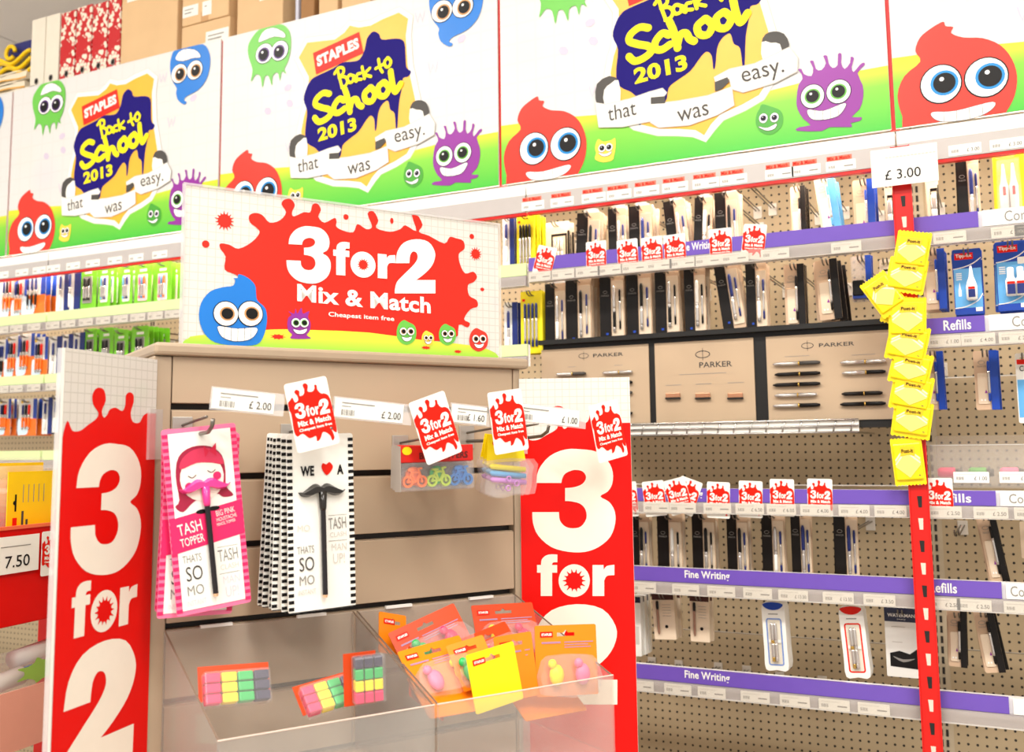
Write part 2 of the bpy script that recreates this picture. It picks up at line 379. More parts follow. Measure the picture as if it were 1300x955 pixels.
c_red = mat('blob_red', (226, 52, 36), .35, var=.1, scale=3); c_green = mat('blob_green', (106, 192, 74), .35, var=.1, scale=4); c_blue = mat('blob_blue', (24, 118, 206), .35, var=.15, scale=5)
c_pur = mat('blob_purple', (142, 44, 150), .35, var=.1, scale=5); c_yel = mat('blob_yellow', (246, 214, 70), .35)
i_blue = mat('iris_blue', (30, 140, 210), .3); i_green = mat('iris_green', (96, 176, 60), .3); i_amber = mat('iris_amber', (206, 150, 96), .3); i_pur = mat('iris_purple', (90, 50, 130), .3)
def header_art(t):
    base = MB().box(.0045, .9955, -.003, .003, 0, Z1H-Z0H).build('poster_board', header_paper, t); Y = -.0032
    def A(name, pts, ly, m_): return art(base, name, pts, ly, m_, Y)
    g = [(.0048, .165), (.2, .158), (.45, .135), (.7, .135), (.85, .148), (.9952, .150), (.9952, .001), (.0048, .001)]
    A('printed_grass', g, 1, grass_h)
    sh = mp(h2, [(292, 215), (430, 200), (478, 165), (505, 130), (550, 140), (610, 130), (665, 100), (750, 65), (797, 95), (785, 180), (795, 330), (815, 420), (832, 500), (840, 600), (830, 700), (790, 770), (730, 808), (650, 848), (615, 890), (590, 935), (560, 912), (500, 905), (430, 903), (350, 878), (300, 830), (272, 740), (262, 660), (275, 590), (290, 540), (298, 470), (300, 385), (250, 290)])
    A('printed_shield_outline', grow(sh, .019), 1.6, lgrey); A('printed_shield_rim', grow(sh, .017), 2, paper); A('printed_shield', sh, 3, yel)
    sp = sm(mp(h2, [(335, 385), (420, 345), (470, 315), (520, 310), (555, 298), (580, 250), (592, 195), (622, 160), (652, 172), (668, 200), (740, 195), (778, 212), (785, 290), (790, 340), (812, 360), (798, 385), (772, 395), (765, 450), (752, 520), (744, 640), (736, 645), (730, 570), (708, 550), (700, 512), (688, 507), (664, 530), (648, 570), (640, 640), (632, 655), (628, 600), (612, 580), (590, 600), (550, 660), (500, 700), (470, 730), (455, 790), (400, 800), (372, 870), (360, 885), (352, 860), (350, 760), (290, 715), (283, 650), (292, 560), (275, 500), (290, 440), (310, 405)]), 3)
    A('printed_splash', sp, 4, navy)
    A('brand_panel', mp(h2, [(322, 268), (553, 162), (575, 268), (338, 375)]), 5, sred)
    text(base, 'STAPLES', 0, 0, 0, 0, paper, Y, 6, bold=.055, quad=mp(h2, [(346, 338), (556, 243), (338, 285)]))
    L = []
    W1 = .0195; W2 = .0095
    for s in ([(405, 472), (375, 468), (342, 495), (335, 525), (365, 540), (402, 550), (413, 572), (385, 600), (352, 612), (332, 592)], [(478, 505), (455, 497), (430, 530), (428, 560), (450, 567), (482, 545)], [(482, 448), (497, 495), (508, 562)], [(508, 545), (520, 505), (540, 500), (552, 525), (568, 535)],
              [(610, 442), (582, 470), (588, 505), (618, 508), (634, 470), (614, 442), (606, 444)], [(676, 415), (650, 440), (655, 478), (684, 482), (703, 445), (682, 416), (674, 418)], [(712, 360), (722, 425), (736, 462), (762, 422)]):
        L += stroke(mp(h2, s), W1)
    for s in ([(446, 350), (457, 395), (470, 442)], [(432, 372), (450, 345), (474, 344), (476, 368), (454, 390)], [(454, 390), (482, 387), (496, 406), (488, 430), (468, 442)], [(528, 384), (508, 378), (497, 396), (506, 416), (524, 408), (529, 382), (534, 404), (542, 410)], [(562, 370), (546, 376), (543, 398), (566, 400)], [(570, 338), (582, 396)], [(608, 345), (584, 374), (614, 386)],
              [(652, 300), (660, 345), (672, 364)], [(638, 347), (682, 322)], [(697, 293), (682, 314), (690, 338), (706, 334), (714, 310), (700, 293)]):
        L += stroke(mp(h2, s), W2)
    A('brush_lettering', L, 6, brush)
    text(base, '2013', 0, 0, 0, 0, brush, Y, 6, bold=.04, quad=mp(h2, [(350, 712), (542, 655), (345, 645)]))
    for nm, P, ly, m_ in (('ribbon_curl', [(205, 770), (212, 705), (258, 672), (290, 690), (262, 705), (240, 730), (236, 790), (215, 795)], 6, dgrey), ('ribbon_inner', [(238, 732), (262, 706), (290, 692), (294, 785), (238, 795)], 6.5, paper),
                          ('ribbon_curl', [(808, 548), (822, 515), (852, 503), (888, 515), (905, 560), (893, 600), (874, 612), (868, 570), (840, 552)], 6, dgrey), ('ribbon_inner', [(808, 548), (840, 552), (872, 558), (872, 610), (812, 638)], 6.5, paper)):
        A(nm, sm(mp(h2, P), 2), ly, m_)
    for P in ([(205, 785), (240, 796), (330, 775), (400, 748), (448, 734), (462, 752), (450, 768), (405, 770), (402, 870), (300, 890), (215, 890)], [(402, 800), (500, 790), (610, 770), (695, 735), (700, 812), (640, 850), (540, 890), (430, 897), (402, 875)], [(635, 693), (690, 660), (780, 640), (905, 575), (932, 620), (928, 675), (850, 720), (735, 757), (697, 742), (690, 698), (665, 700), (640, 715)]):
        q = mp(h2, P); A('ribbon_edge', grow(q, .0025), 7, lgrey); A('ribbon', q, 7.6, paper)
    A('ribbon_fold', mp(h2, [(405, 770), (456, 766), (456, 797), (405, 798)]), 8, dgrey); A('ribbon_fold', mp(h2, [(636, 712), (682, 692), (688, 712), (660, 742), (636, 752)]), 8, dgrey)
    for b, q in (('that', [(250, 868), (352, 842), (247, 805)]), ('was', [(500, 880), (612, 850), (497, 833)]), ('easy.', [(738, 740), (888, 700), (730, 672)])):
        text(base, b, 0, 0, 0, 0, dgrey, Y, 9, quad=mp(h2, q))
    def mon(name, body, m_, eye, iris, smi, look=(0, 0), ly=3, teeth=5, **k):
        # body is a sub-part of the board, its features share its own parent
        A(name, body, ly, m_)
        hold = base
        eyes_l = []
        for x, z, r, rz in eye: eyes_l.append((x, z, r, rz))
        for nm, kk, mm, l2 in (('eye_outline', 1.07, black, 1), ('eye', 1, sky, 2), ('iris', .7, iris, 3), ('pupil', .56, black, 4)):
            A(nm, [ell(x+(look[0]*r if l2 > 2 else 0), z+(look[1]*r if l2 > 2 else 0), r*kk, (rz if l2 < 3 else r)*kk) for x, z, r, rz in eyes_l], ly+l2, mm)
        A('glint', [ell(x+look[0]*r-.12*r, z+look[1]*r+.22*r, r*.12, n=10) for x, z, r, rz in eyes_l], ly+5, sky)
        if smi:
            p = sm(smi, 4); A('smile_outline', grow(p, .0012), ly+1, dgrey); A('smile', p, ly+2, sky)
            if teeth:
                xs = [q[0] for q in p]; a, b = min(xs), max(xs); L2 = []
                for i in range(1, teeth):
                    x = a+(b-a)*i/teeth; zc = [q[1] for q in sorted(p, key=lambda q: abs(q[0]-x))[:6]]; L2.append(rect(x-.0006, x+.0006, min(zc), max(zc)))
                A('teeth_lines', L2, ly+3, mgrey)
    def er(f, x, y, rx, ry):
        c = f(x, y); return (c[0], c[1], abs(f(x+rx, y)[0]-c[0]), abs(f(x, y+ry)[1]-c[1]))
    clampz = lambda P: [(min(max(x, .0048), .9952), min(max(z, .001), Z1H-Z0H-.001)) for x, z in P]
    mon('printed_red_blob', clampz(sm(mp(h3, [(4, 790), (30, 710), (88, 650), (72, 605), (90, 550), (130, 512), (172, 486), (180, 505), (206, 510), (198, 535), (240, 555), (305, 560), (365, 592), (402, 650), (417, 720), (407, 800), (375, 870), (345, 898), (45, 940), (18, 880)]), 3)), c_red,
        [er(h3, 155, 747, 70, 78), er(h3, 312, 724, 74, 80)], i_blue, mp(h3, [(122, 865), (200, 862), (330, 828), (322, 862), (260, 893), (170, 905), (128, 892)]), (.18, .02))
    mon('printed_green_blob', clampz(sm(mp(h2, [(10, 200), (50, 150), (110, 125), (170, 125), (205, 165), (210, 240), (195, 310), (178, 345), (185, 370), (165, 360), (155, 405), (145, 365), (120, 380), (115, 430), (100, 385), (80, 385), (68, 440), (58, 385), (35, 375), (10, 410), (18, 350), (0, 290), (-5, 240)]), 3)), c_green,
        [er(h2, 78, 270, 42, 48), er(h2, 155, 256, 42, 48)], i_pur, mp(h2, [(50, 210), (75, 160), (125, 142), (175, 165), (180, 190), (130, 185), (75, 205)]), (-.05, -.1))
    mon('printed_blue_blob', clampz(sm(mp(h1, [(900, 245), (950, 222), (1040, 220), (1072, 265), (1075, 330), (1055, 400), (1015, 450), (960, 480), (945, 500), (958, 510), (945, 522), (915, 500), (905, 465), (908, 440), (885, 400), (875, 340), (880, 290)]), 3)), c_blue,
        [er(h1, 922, 368, 38, 46), er(h1, 1000, 350, 38, 46)], i_amber, mp(h1, [(905, 295), (925, 258), (965, 245), (1010, 255), (1028, 285), (990, 290), (940, 305)]), (.15, -.1))
    cr_ = [(165, 500), (175, 430), (195, 400), (188, 372), (172, 352), (190, 350), (202, 375), (240, 385), (248, 345), (232, 312), (250, 310), (262, 350), (290, 355), (312, 320), (298, 285), (318, 284), (325, 320), (345, 345), (370, 330), (372, 275), (390, 275), (388, 320), (405, 350), (432, 320), (435, 290), (452, 296), (440, 340), (450, 365), (480, 330), (500, 318), (505, 330), (470, 370), (495, 430), (498, 490), (480, 550), (440, 590), (490, 590), (480, 610), (435, 620), (440, 640), (330, 640), (290, 660), (165, 658), (180, 640), (235, 630), (200, 600), (170, 550)]
    mon('printed_purple_blob', clampz(sm(mp(h4, cr_), 2)), c_pur, [er(h4, 245, 487, 58, 58), er(h4, 375, 463, 60, 58)], i_green, mp(h4, [(222, 555), (300, 560), (402, 522), (405, 545), (370, 585), (300, 603), (240, 598)]), (0, 0))
    mon('printed_small_green_blob', sm(mp(h2, [(790, 830), (800, 810), (830, 820), (865, 840), (872, 880), (860, 915), (825, 940), (790, 925), (775, 890), (780, 850)]), 3), mat('blob_dark_green', (70, 160, 50), .35), [er(h2, 803, 870, 15, 20), er(h2, 842, 868, 15, 20)], i_pur, mp(h2, [(785, 905), (815, 912), (848, 895), (840, 915), (812, 922)]), teeth=0)
    mon('printed_small_yellow_blob', sm(mp(h3, [(460, 740), (475, 700), (500, 712), (540, 705), (560, 695), (562, 740), (555, 780), (545, 805), (500, 815), (460, 800), (465, 770)]), 3), c_yel, [er(h3, 495, 745, 18, 20), er(h3, 530, 740, 18, 20)], black, mp(h3, [(478, 768), (510, 775), (542, 762), (530, 780), (500, 785)]), teeth=0)
    L = []
    for i in range(9):                       # faint pencil letters and shapes scattered on the paper
        x, z = random.Random(i).uniform(.08, .92), random.Random(i+40).uniform(.2, .57)
        L += [ell(x, z, .012, .016, 6, i)] if i % 3 else [p for s in ([(x-.016, z+.016), (x-.008, z-.014), (x, z+.012), (x+.008, z-.014), (x+.016, z+.016)],) for p in stroke(s, .003, 2)]
    A('faint_doodles', L, .6, mat('doodle', (206, 194, 212), .5))
    return base
hlab = ['back-to-school poster at the far end, beyond the poster above the white ring binders', 'glossy back-to-school poster under the floral ring binders and big carton',
        'back-to-school poster directly above the big red splash sign', 'back-to-school poster above the pen bay, ending at the red clip strip', 'back-to-school poster past the red clip strip, above the refills']
first = None
for x, lb in zip(PAN, hlab):
    t = thing('header_poster', lb, 'poster', (x, YF-.002, Z0H), group='back-to-school header posters')
    if first is None: first = header_art(t)
    else: dup(first, t)
    MB().box(-.008, .012, .0045, .012, 0, Z1H-Z0H-.004).build('red_mount', redm, t)

# ---------------------------------------------------------------- price rails
pgreen = mat('strip_pale_green', (214, 232, 170), .35); clip_m = mat('rail_lip', (206, 202, 204), .12, alpha=.75)
def rail(bay, z0, z1, label, strips, words=()):
    """strips: (x0, x1, material) along the bay; words: (text, u0, u1)"""
    x0 = BAY[bay]; t = thing('price_rail', label, 'price rail', (x0, YF, z0), group=None); h = z1-z0; zs = h*.47
    MB().box(.004, BW-.004, .004, .016, 0, h).build('rail_bar', railw, t)
    for a, b, m_ in strips:
        MB().box(a*BW+.004, b*BW-.004, -.004, .004, zs, h).build('colour_strip', m_, t)
    MB().box(.004, BW-.004, -.003, .004, 0, zs-.001).build('label_channel', mat('label_channel', (168, 160, 160), .25), t)
    MB().box(.004, BW-.004, -.0125, -.0117, 0, zs-.002).build('clear_lip', clear, t); MB().box(.004, BW-.004, -.0117, -.003, 0, .0012).build('lip_ledge', railw, t)
    for xx in (.026, BW-.038):
        MB().prism([(.016, h*.62), (YB-YF-.001, h*.62+.012), (YB-YF-.001, h*.35-.012), (.016, h*.35)], xx, xx+.004).build('arm', frame_m, t)
        a = t.children[-1]; a.data.transform(Matrix(((0, 1, 0, 0), (1, 0, 0, 0), (0, 0, 1, 0), (0, 0, 0, 1))))
    for wd, a, b in words:
        m_ = white if wd != 'Correction' else mgrey
        text(t, wd, a-x0, b-x0, zs+.006, h-(.006 if 'g' not in wd else .004), m_, -.0042, 1, bold=.02 if wd != 'Correction' else 0)
    return t
def U(px, py, pl=WALL): return pl.uv(px, py)[0]
R2 = (1.884, 1.950); RX = (1.657, 1.722); R3 = (1.290, 1.349); R4 = (1.098, 1.160); R5 = (.866, .928); R6 = (.60, .66)
fw_, rf = 'Fine Writing', 'Refills'
PU = [(0, 1, purple)]; PBX = (U(1267, 632)-BAY['B'])/BW; PB = [(0, PBX, purple), (PBX, 1, white)]
rail('A', *R2, 'bright rail with washed-out purple strip above the black pen packs', PU, [(fw_, U(862, 325), U(908, 325))])
rail('A', *R3, 'purple rail carrying a row of small red offer tags', PU, [(fw_, U(843, 630), U(893, 630))])
rail('A', *R4, 'purple rail above the oval pen gift boxes', PU, [(fw_, U(870, 732), U(927, 732))])
rail('A', *R5, 'purple rail below the oval pen gift boxes', PU, [(fw_, U(870, 858), U(927, 858))])
rail('A', *R6, 'lowest purple rail of the pen bay', PU)
rail('B', *R2, 'purple and white rail above the blue correction packs', PB, [('Correction', U(1275, 272), U(1350, 268))])
rail('B', *RX, 'purple and white rail directly under the blue correction packs', PB, [(rf, U(1198, 415), U(1233, 413)), ('Correction', U(1285, 412), U(1360, 410))])
rail('B', *R3, 'purple and white rail under the clear plastic tray', PB, [(rf, U(1185, 632), U(1233, 632)), ('Correction', U(1281, 632), U(1350, 632))])
rail('B', *R4, 'purple and white rail above the leaning refill packs with black strips', PB, [(rf, U(1179, 748), U(1215, 748)), ('Correction', U(1283, 752), U(1350, 755))])
rail('B', *R5, 'purple and white rail below the leaning refill packs', PB)
rail('B', *R6, 'lowest purple and white rail of the refill bay', PB)
for b, nm in (('C', 'hidden bay behind the slatwall stand'), ('D', 'bay of blue, orange and green packs'), ('E', 'far bay past the green packs')):
    for (a, c), wd in (((1.876, 1.938), 'upper'), ((1.664, 1.722), 'middle'), ((1.40, 1.46), 'lower'), ((1.10, 1.16), 'bottom')):
        rail(b, a, c, f'pale green {wd} rail of the {nm}', [(0, 1, pgreen)])

# ---------------------------------------------------------------- price labels in the rails
pl_base = rrect(0, .066, 0, .0235, .001, 1)
def price_label(u, z, label, price=None, wd=.066, redtop=False):
    t = thing('price_label', label, 'price label', (u-wd/2, YF-.0098, z), group=None)
    MB().prism([(x/.066*wd, q) for x, q in pl_base], -.0008, 0).build('card', paper, t)
    art(t, 'barcode', [rect(.006+i*.0019, .006+i*.0019+(.0008 if i % 3 else .0013), .006, .013) for i in range(8)], 2, mgrey, 0)
    art(t, 'small_print', [rect(.005, .044, .0175, .0185)], 2, lgrey, 0)
    if price: text(t, '£ '+price, wd-.029, wd-.004, .0055, .0135, dgrey, 0, 2, bold=.005)
    else: art(t, 'price_line', [rect(wd-.026, wd-.006, .008, .011)], 2, mgrey, 0)
    if redtop: text(t, 'Mix & Match', .004, wd-.012, .0255, .0345, tagred, 0, 1.5, bold=.03); art(t, 'red_flash', [rect(.002, wd-.008, .0245, .0355)], 0.9, mat('flash_pink', (236, 120, 96), .5), 0)
    return t
def labels(rowpx, z, row, prices):
    for i, px in enumerate(rowpx):
        py = 600
        # px is read along the rail itself
        v = [U(px, y) for y in (250, 600, 850)]
        u = WALL_u(px, z+.012)
        price_label(u, z+.002, f'{ordinal(i % 12)} price label {row}', prices[i % len(prices)])
def WALL_u(px, z):                           # u of image column px at height z on the rail plane
    lo = 0; y0, y1 = 0., 1000.
    for _ in range(40):
        m = (y0+y1)/2
        if WALL.uv(px, m)[1] > z: y0 = m
        else: y1 = m
    return WALL.uv(px, y0)[0]
labels([835, 868, 912, 953, 993, 1036, 1085, 1131], R3[0], 'on the offer tag rail, counting from the banner towards the red strip', [None, None, None, '6.50', '6.00', '4.00', '4.00', '4.00'])
labels([818, 872, 917, 963, 1008, 1065, 1117], R4[0], 'above the gift boxes, counting from the banner towards the red strip', [None, None, None, None, '13.50', '13.50', '3.50'])
labels([815, 862, 905, 960, 1010, 1060, 1110], R5[0], 'below the gift boxes, counting from the banner towards the red strip', [None])
labels([1200, 1258, 1310], R3[0], 'under the clear tray, counting from the red strip', ['2.50', '2.50', '2.50'])
labels([1198, 1237, 1297], R4[0], 'above the leaning refills, counting from the red strip', ['2.50', '2.50', '2.50'])
labels([1199, 1242, 1290], RX[0], 'under the correction packs, counting from the red strip', ['1.00', '4.00', '2.50'])
labels([1206, 1280, 1310], R2[0], 'over the correction packs, counting from the red strip', [None, '3.00', None])
labels([688, 716, 748, 776, 806, 838, 868, 900, 934, 985, 1075], R2[0], 'on the bright rail, counting from the lemon pack', [None])
for bay, pxs in (('D', [70, 90, 112, 134, 156, 178, 200, 222]), ('E', [6, 24, 46])):
    for z, nm in ((1.876, 'upper'), (1.664, 'middle')):
        labels(pxs if z > 1.8 else pxs[:1] if bay == 'D' else pxs, z, f'on the {nm} pale green rail {"of the green packs bay" if bay == "D" else "past the green packs bay"}', [None])
def toplabels(pxs, row, **k):
    for i, px in enumerate(pxs):
        u = WALL_u(px, 2.09); o = price_label(u, 2.078, f'{ordinal(i)} price label {row}', k.get('price'), .066, k.get('redtop', False)); o.location.y = YF-.0065
toplabels([678, 715, 755, 787, 822, 858, 897, 932, 990, 1024, 1068], 'with a red flash on the shelf edge above the pens', redtop=True)
toplabels([1225, 1278], 'on the shelf edge above the refills', price='3.00')
toplabels([70, 95, 120, 148, 175, 205], 'on the top shelf edge above the green packs')
toplabels([5, 30, 52], 'on the top shelf edge past the green packs bay')

# ---------------------------------------------------------------- small offer tags
# digit shapes traced from the tall banner and the big sign, normalised to a unit box
def norm(P):
    xs = [p[0] for p in P]; zs = [p[1] for p in P]; return [((x-min(xs))/(max(xs)-min(xs)), 1-(z-min(zs))/(max(zs)-min(zs))) for x, z in P]
D3 = norm(sm([(130, 105), (140, 50), (185, -5), (250, -32), (315, -32), (375, -22), (420, 15), (440, 60), (438, 108), (420, 140), (390, 160), (425, 182), (448, 220), (450, 270), (430, 325), (385, 365), (330, 386), (260, 386), (190, 366), (138, 320), (117, 270), (114, 224)], 3, False)+sm([(222, 224), (226, 258), (248, 283), (280, 290), (312, 282), (333, 250), (330, 215), (308, 190), (270, 180), (247, 179)], 3, False)+sm([(247, 126), (285, 122), (318, 108), (332, 82), (318, 58), (285, 52), (250, 65), (236, 85), (232, 105)], 3, False))
D2 = norm(sm([(905, 345), (908, 315), (918, 300), (932, 305), (936, 325), (922, 350), (885, 388), (858, 418), (850, 450)], 3, False)+[(850, 462), (1003, 462), (1003, 410), (930, 410)]+sm([(930, 410), (955, 392), (985, 362), (1000, 330), (1000, 298), (976, 262), (930, 252), (885, 265), (860, 300), (853, 345)], 3, False))
def n4(P): return [((x-133)/312, 1-(z-394)/168) for x, z in P]
LF = n4([(148, 562), (148, 468), (133, 468), (133, 437), (149, 437)]+sm([(149, 437), (152, 415), (168, 399), (190, 394), (215, 395)], 3, False)+[(215, 426)]+sm([(215, 426), (198, 427), (193, 437)], 3, False)+[(214, 437), (214, 468), (194, 468), (194, 562)])
LR = n4([(357, 562), (357, 437), (401, 437), (402, 456)]+sm([(402, 456), (415, 441), (445, 436)], 3, False)+[(445, 478)]+sm([(445, 478), (415, 481), (404, 500)], 3, False)+[(404, 562)])
LO = n4(ell(283, 500, 63, 66, 32)); LOI = n4(ell(283, 500, 26, 34, 24))
def word_for(parent, f, m_, y, layer, splat_m=None, r=0):
    art(parent, 'letter_f', [f(*p) for p in LF], layer, m_, y); art(parent, 'letter_r', [f(*p) for p in LR], layer, m_, y)
    if splat_m:
        art(parent, 'letter_o', [f(*p) for p in LO], layer, m_, y); c = f(*n4([(283, 500)])[0]); art(parent, 'letter_splat', splat(c[0], c[1], r, 14, .25, 11), layer+1, splat_m, y)
    else: art(parent, 'letter_o', [f(*p) for p in LO], layer, m_, y, holes=[[f(*p) for p in LOI]])
def fit(P, x0, x1, z0, z1): return [(x0+x*(x1-x0), z0+z*(z1-z0)) for x, z in P]
def three_for_two(parent, x0, x1, z0, z1, m_, y, layer, sub=True):
    wd = x1-x0; h = z1-z0
    L = [fit(D3, x0, x0+.30*wd, z0+.02*h, z1), fit(D2, x0+.70*wd, x1, z0-.02*h, z1-.06*h)]
    art(parent, 'offer_digits', L, layer, m_, y)
    word_for(parent, lambda u, v: (x0+wd*(.32+.37*u), z0+h*(.06+.68*v)), m_, y, layer)
TW, TH = .060, .092
def make_tag(full=True):
    t = thing('offer_tag', '', 'offer tag')
    MB().prism(rrect(0, TW, 0, TH, .004), -.0006, 0).build('card', paper, t)
    b = [(.004, .070), (.008, .073), (.010, .066), (.015, .068), (.015, .074), (.012, .079), (.015, .082), (.019, .079), (.018, .073), (.024, .074), (.026, .080), (.025, .086), (.029, .088), (.032, .084), (.030, .077), (.036, .075), (.040, .078), (.041, .083), (.044, .082), (.044, .076), (.048, .070), (.053, .069), (.059, .060), (.0595, .020), (.056, .016), (.052, .022), (.054, .010), (.050, .006), (.048, .014), (.040, .020), (.034, .012), (.029, .010), (.029, .017), (.020, .016), (.012, .024), (.004, .022), (.001, .030), (.002, .052), (-.0002, .058), (-.0002, .066)]
    art(t, 'red_splash', [(min(max(x, .0004), TW-.0004), z) for x, z in sm(b, 3)], 2, tagred, 0)
    three_for_two(t, .007, .055, .043, .064, paper, 0, 3)
    text(t, 'Mix & Match', .008, .054, .033, .0405, paper, 0, 3, bold=.045)
    text(t, 'Cheapest item free', .008, .054, .0255, .0305, paper, 0, 3, bold=.04)
    return t
tag0 = make_tag(); tag_used = [False]
def put_tag(pl, px, py, e, rot, label, group=None, sc=1.0):
    """tag centred at image point px,py on plane pl"""
    p2 = pl.off(e); c = p2.hit(px, py); R = Matrix.Rotation(pl.th, 4, 'Z') @ Matrix.Rotation(math.radians(-rot), 4, 'Y')
    o = tag0 if not tag_used[0] else dup(tag0); tag_used[0] = True
    loc = c-(R @ Vector((TW/2*sc, 0, TH/2*sc))); o.matrix_world = Matrix.Translation(loc) @ R @ Matrix.Scale(sc, 4)
    o['label'] = label; o['group'] = group or 'red and white offer tags'
    return o
for i, (px, py, rt) in enumerate([(691, 333, -16), (757, 327, 0), (797, 325, 2), (828, 322, 2), (857, 319, 2), (915, 312, 0), (957, 307, -8)]):
    put_tag(WALL, px, py, .0048, rt, f'small offer tag on the bright rail, {ordinal(i)} from the lemon pen pack', sc=.92)
for i, (px, py, rt) in enumerate([(796, 634, 4), (831, 633, 6), (872, 630, -20), (861, 630, 14), (912, 635, -2), (953, 634, -2), (993, 632, -1), (1041, 632, -1)]):
    put_tag(WALL, px, py, .0048+.002*(i == 3), rt, f'small offer tag on the purple rail, {ordinal(i)} from the tall banner' if i not in (2, 3) else ('small red offer tag turned clockwise, half hidden behind a tilted tag' if i == 2 else 'small red offer tag tilted in front of another on the purple rail'), sc=.92)
put_tag(WALL, 1192, 633, .0048, 0, 'small red offer tag beside the red clip strip on the refill rail', sc=.95)

# ---------------------------------------------------------------- peg hooks and hanging packs
def hook(x, z, ytip, label, grp='peg hooks'):
    L = YB-ytip; t = thing('peg_hook', label, 'hook', (x, YB, z), group=grp)
    MB().box(-.012, .012, -.004, -.0002, -.028, .008).build('back_plate', mat('hook_plate', (204, 198, 188), .35), t, bevel=.001)
    for s in (-.0045, .0045):
        MB().tube([(s, -.003, -.004), (s, -L*.5, -.004), (s, -L+.012, -.004), (s, -L+.002, .0), (s, -L-.004, .008)], .0019, 6).build('prong', dsteel, t, smooth=True)
    return t
def pen(parent, x, z0, z1, r, segs, y, name='pen'):
    """segs: (material, fraction) from the top down; first is the body part, others are its pieces"""
    h = z1-z0; z = z1; body = None
    for i, (m_, f) in enumerate(segs):
        za = z-h*f; rr = [r*.55, r, r, r*.9] if i == 0 else [r*.98, r*.98, r*.95, r*.4] if i == len(segs)-1 else [r, r, r, r]
        o = MB().tube([(x, y-r, z), (x, y-r, z-h*f*.12), (x, y-r, za+h*f*.12), (x, y-r, za)], r, 8, rr).build(name if i == 0 else 'pen_section', m_, parent if i == 0 else body, smooth=True)
        if i == 0: body = o
        z = za
PROTO = {}
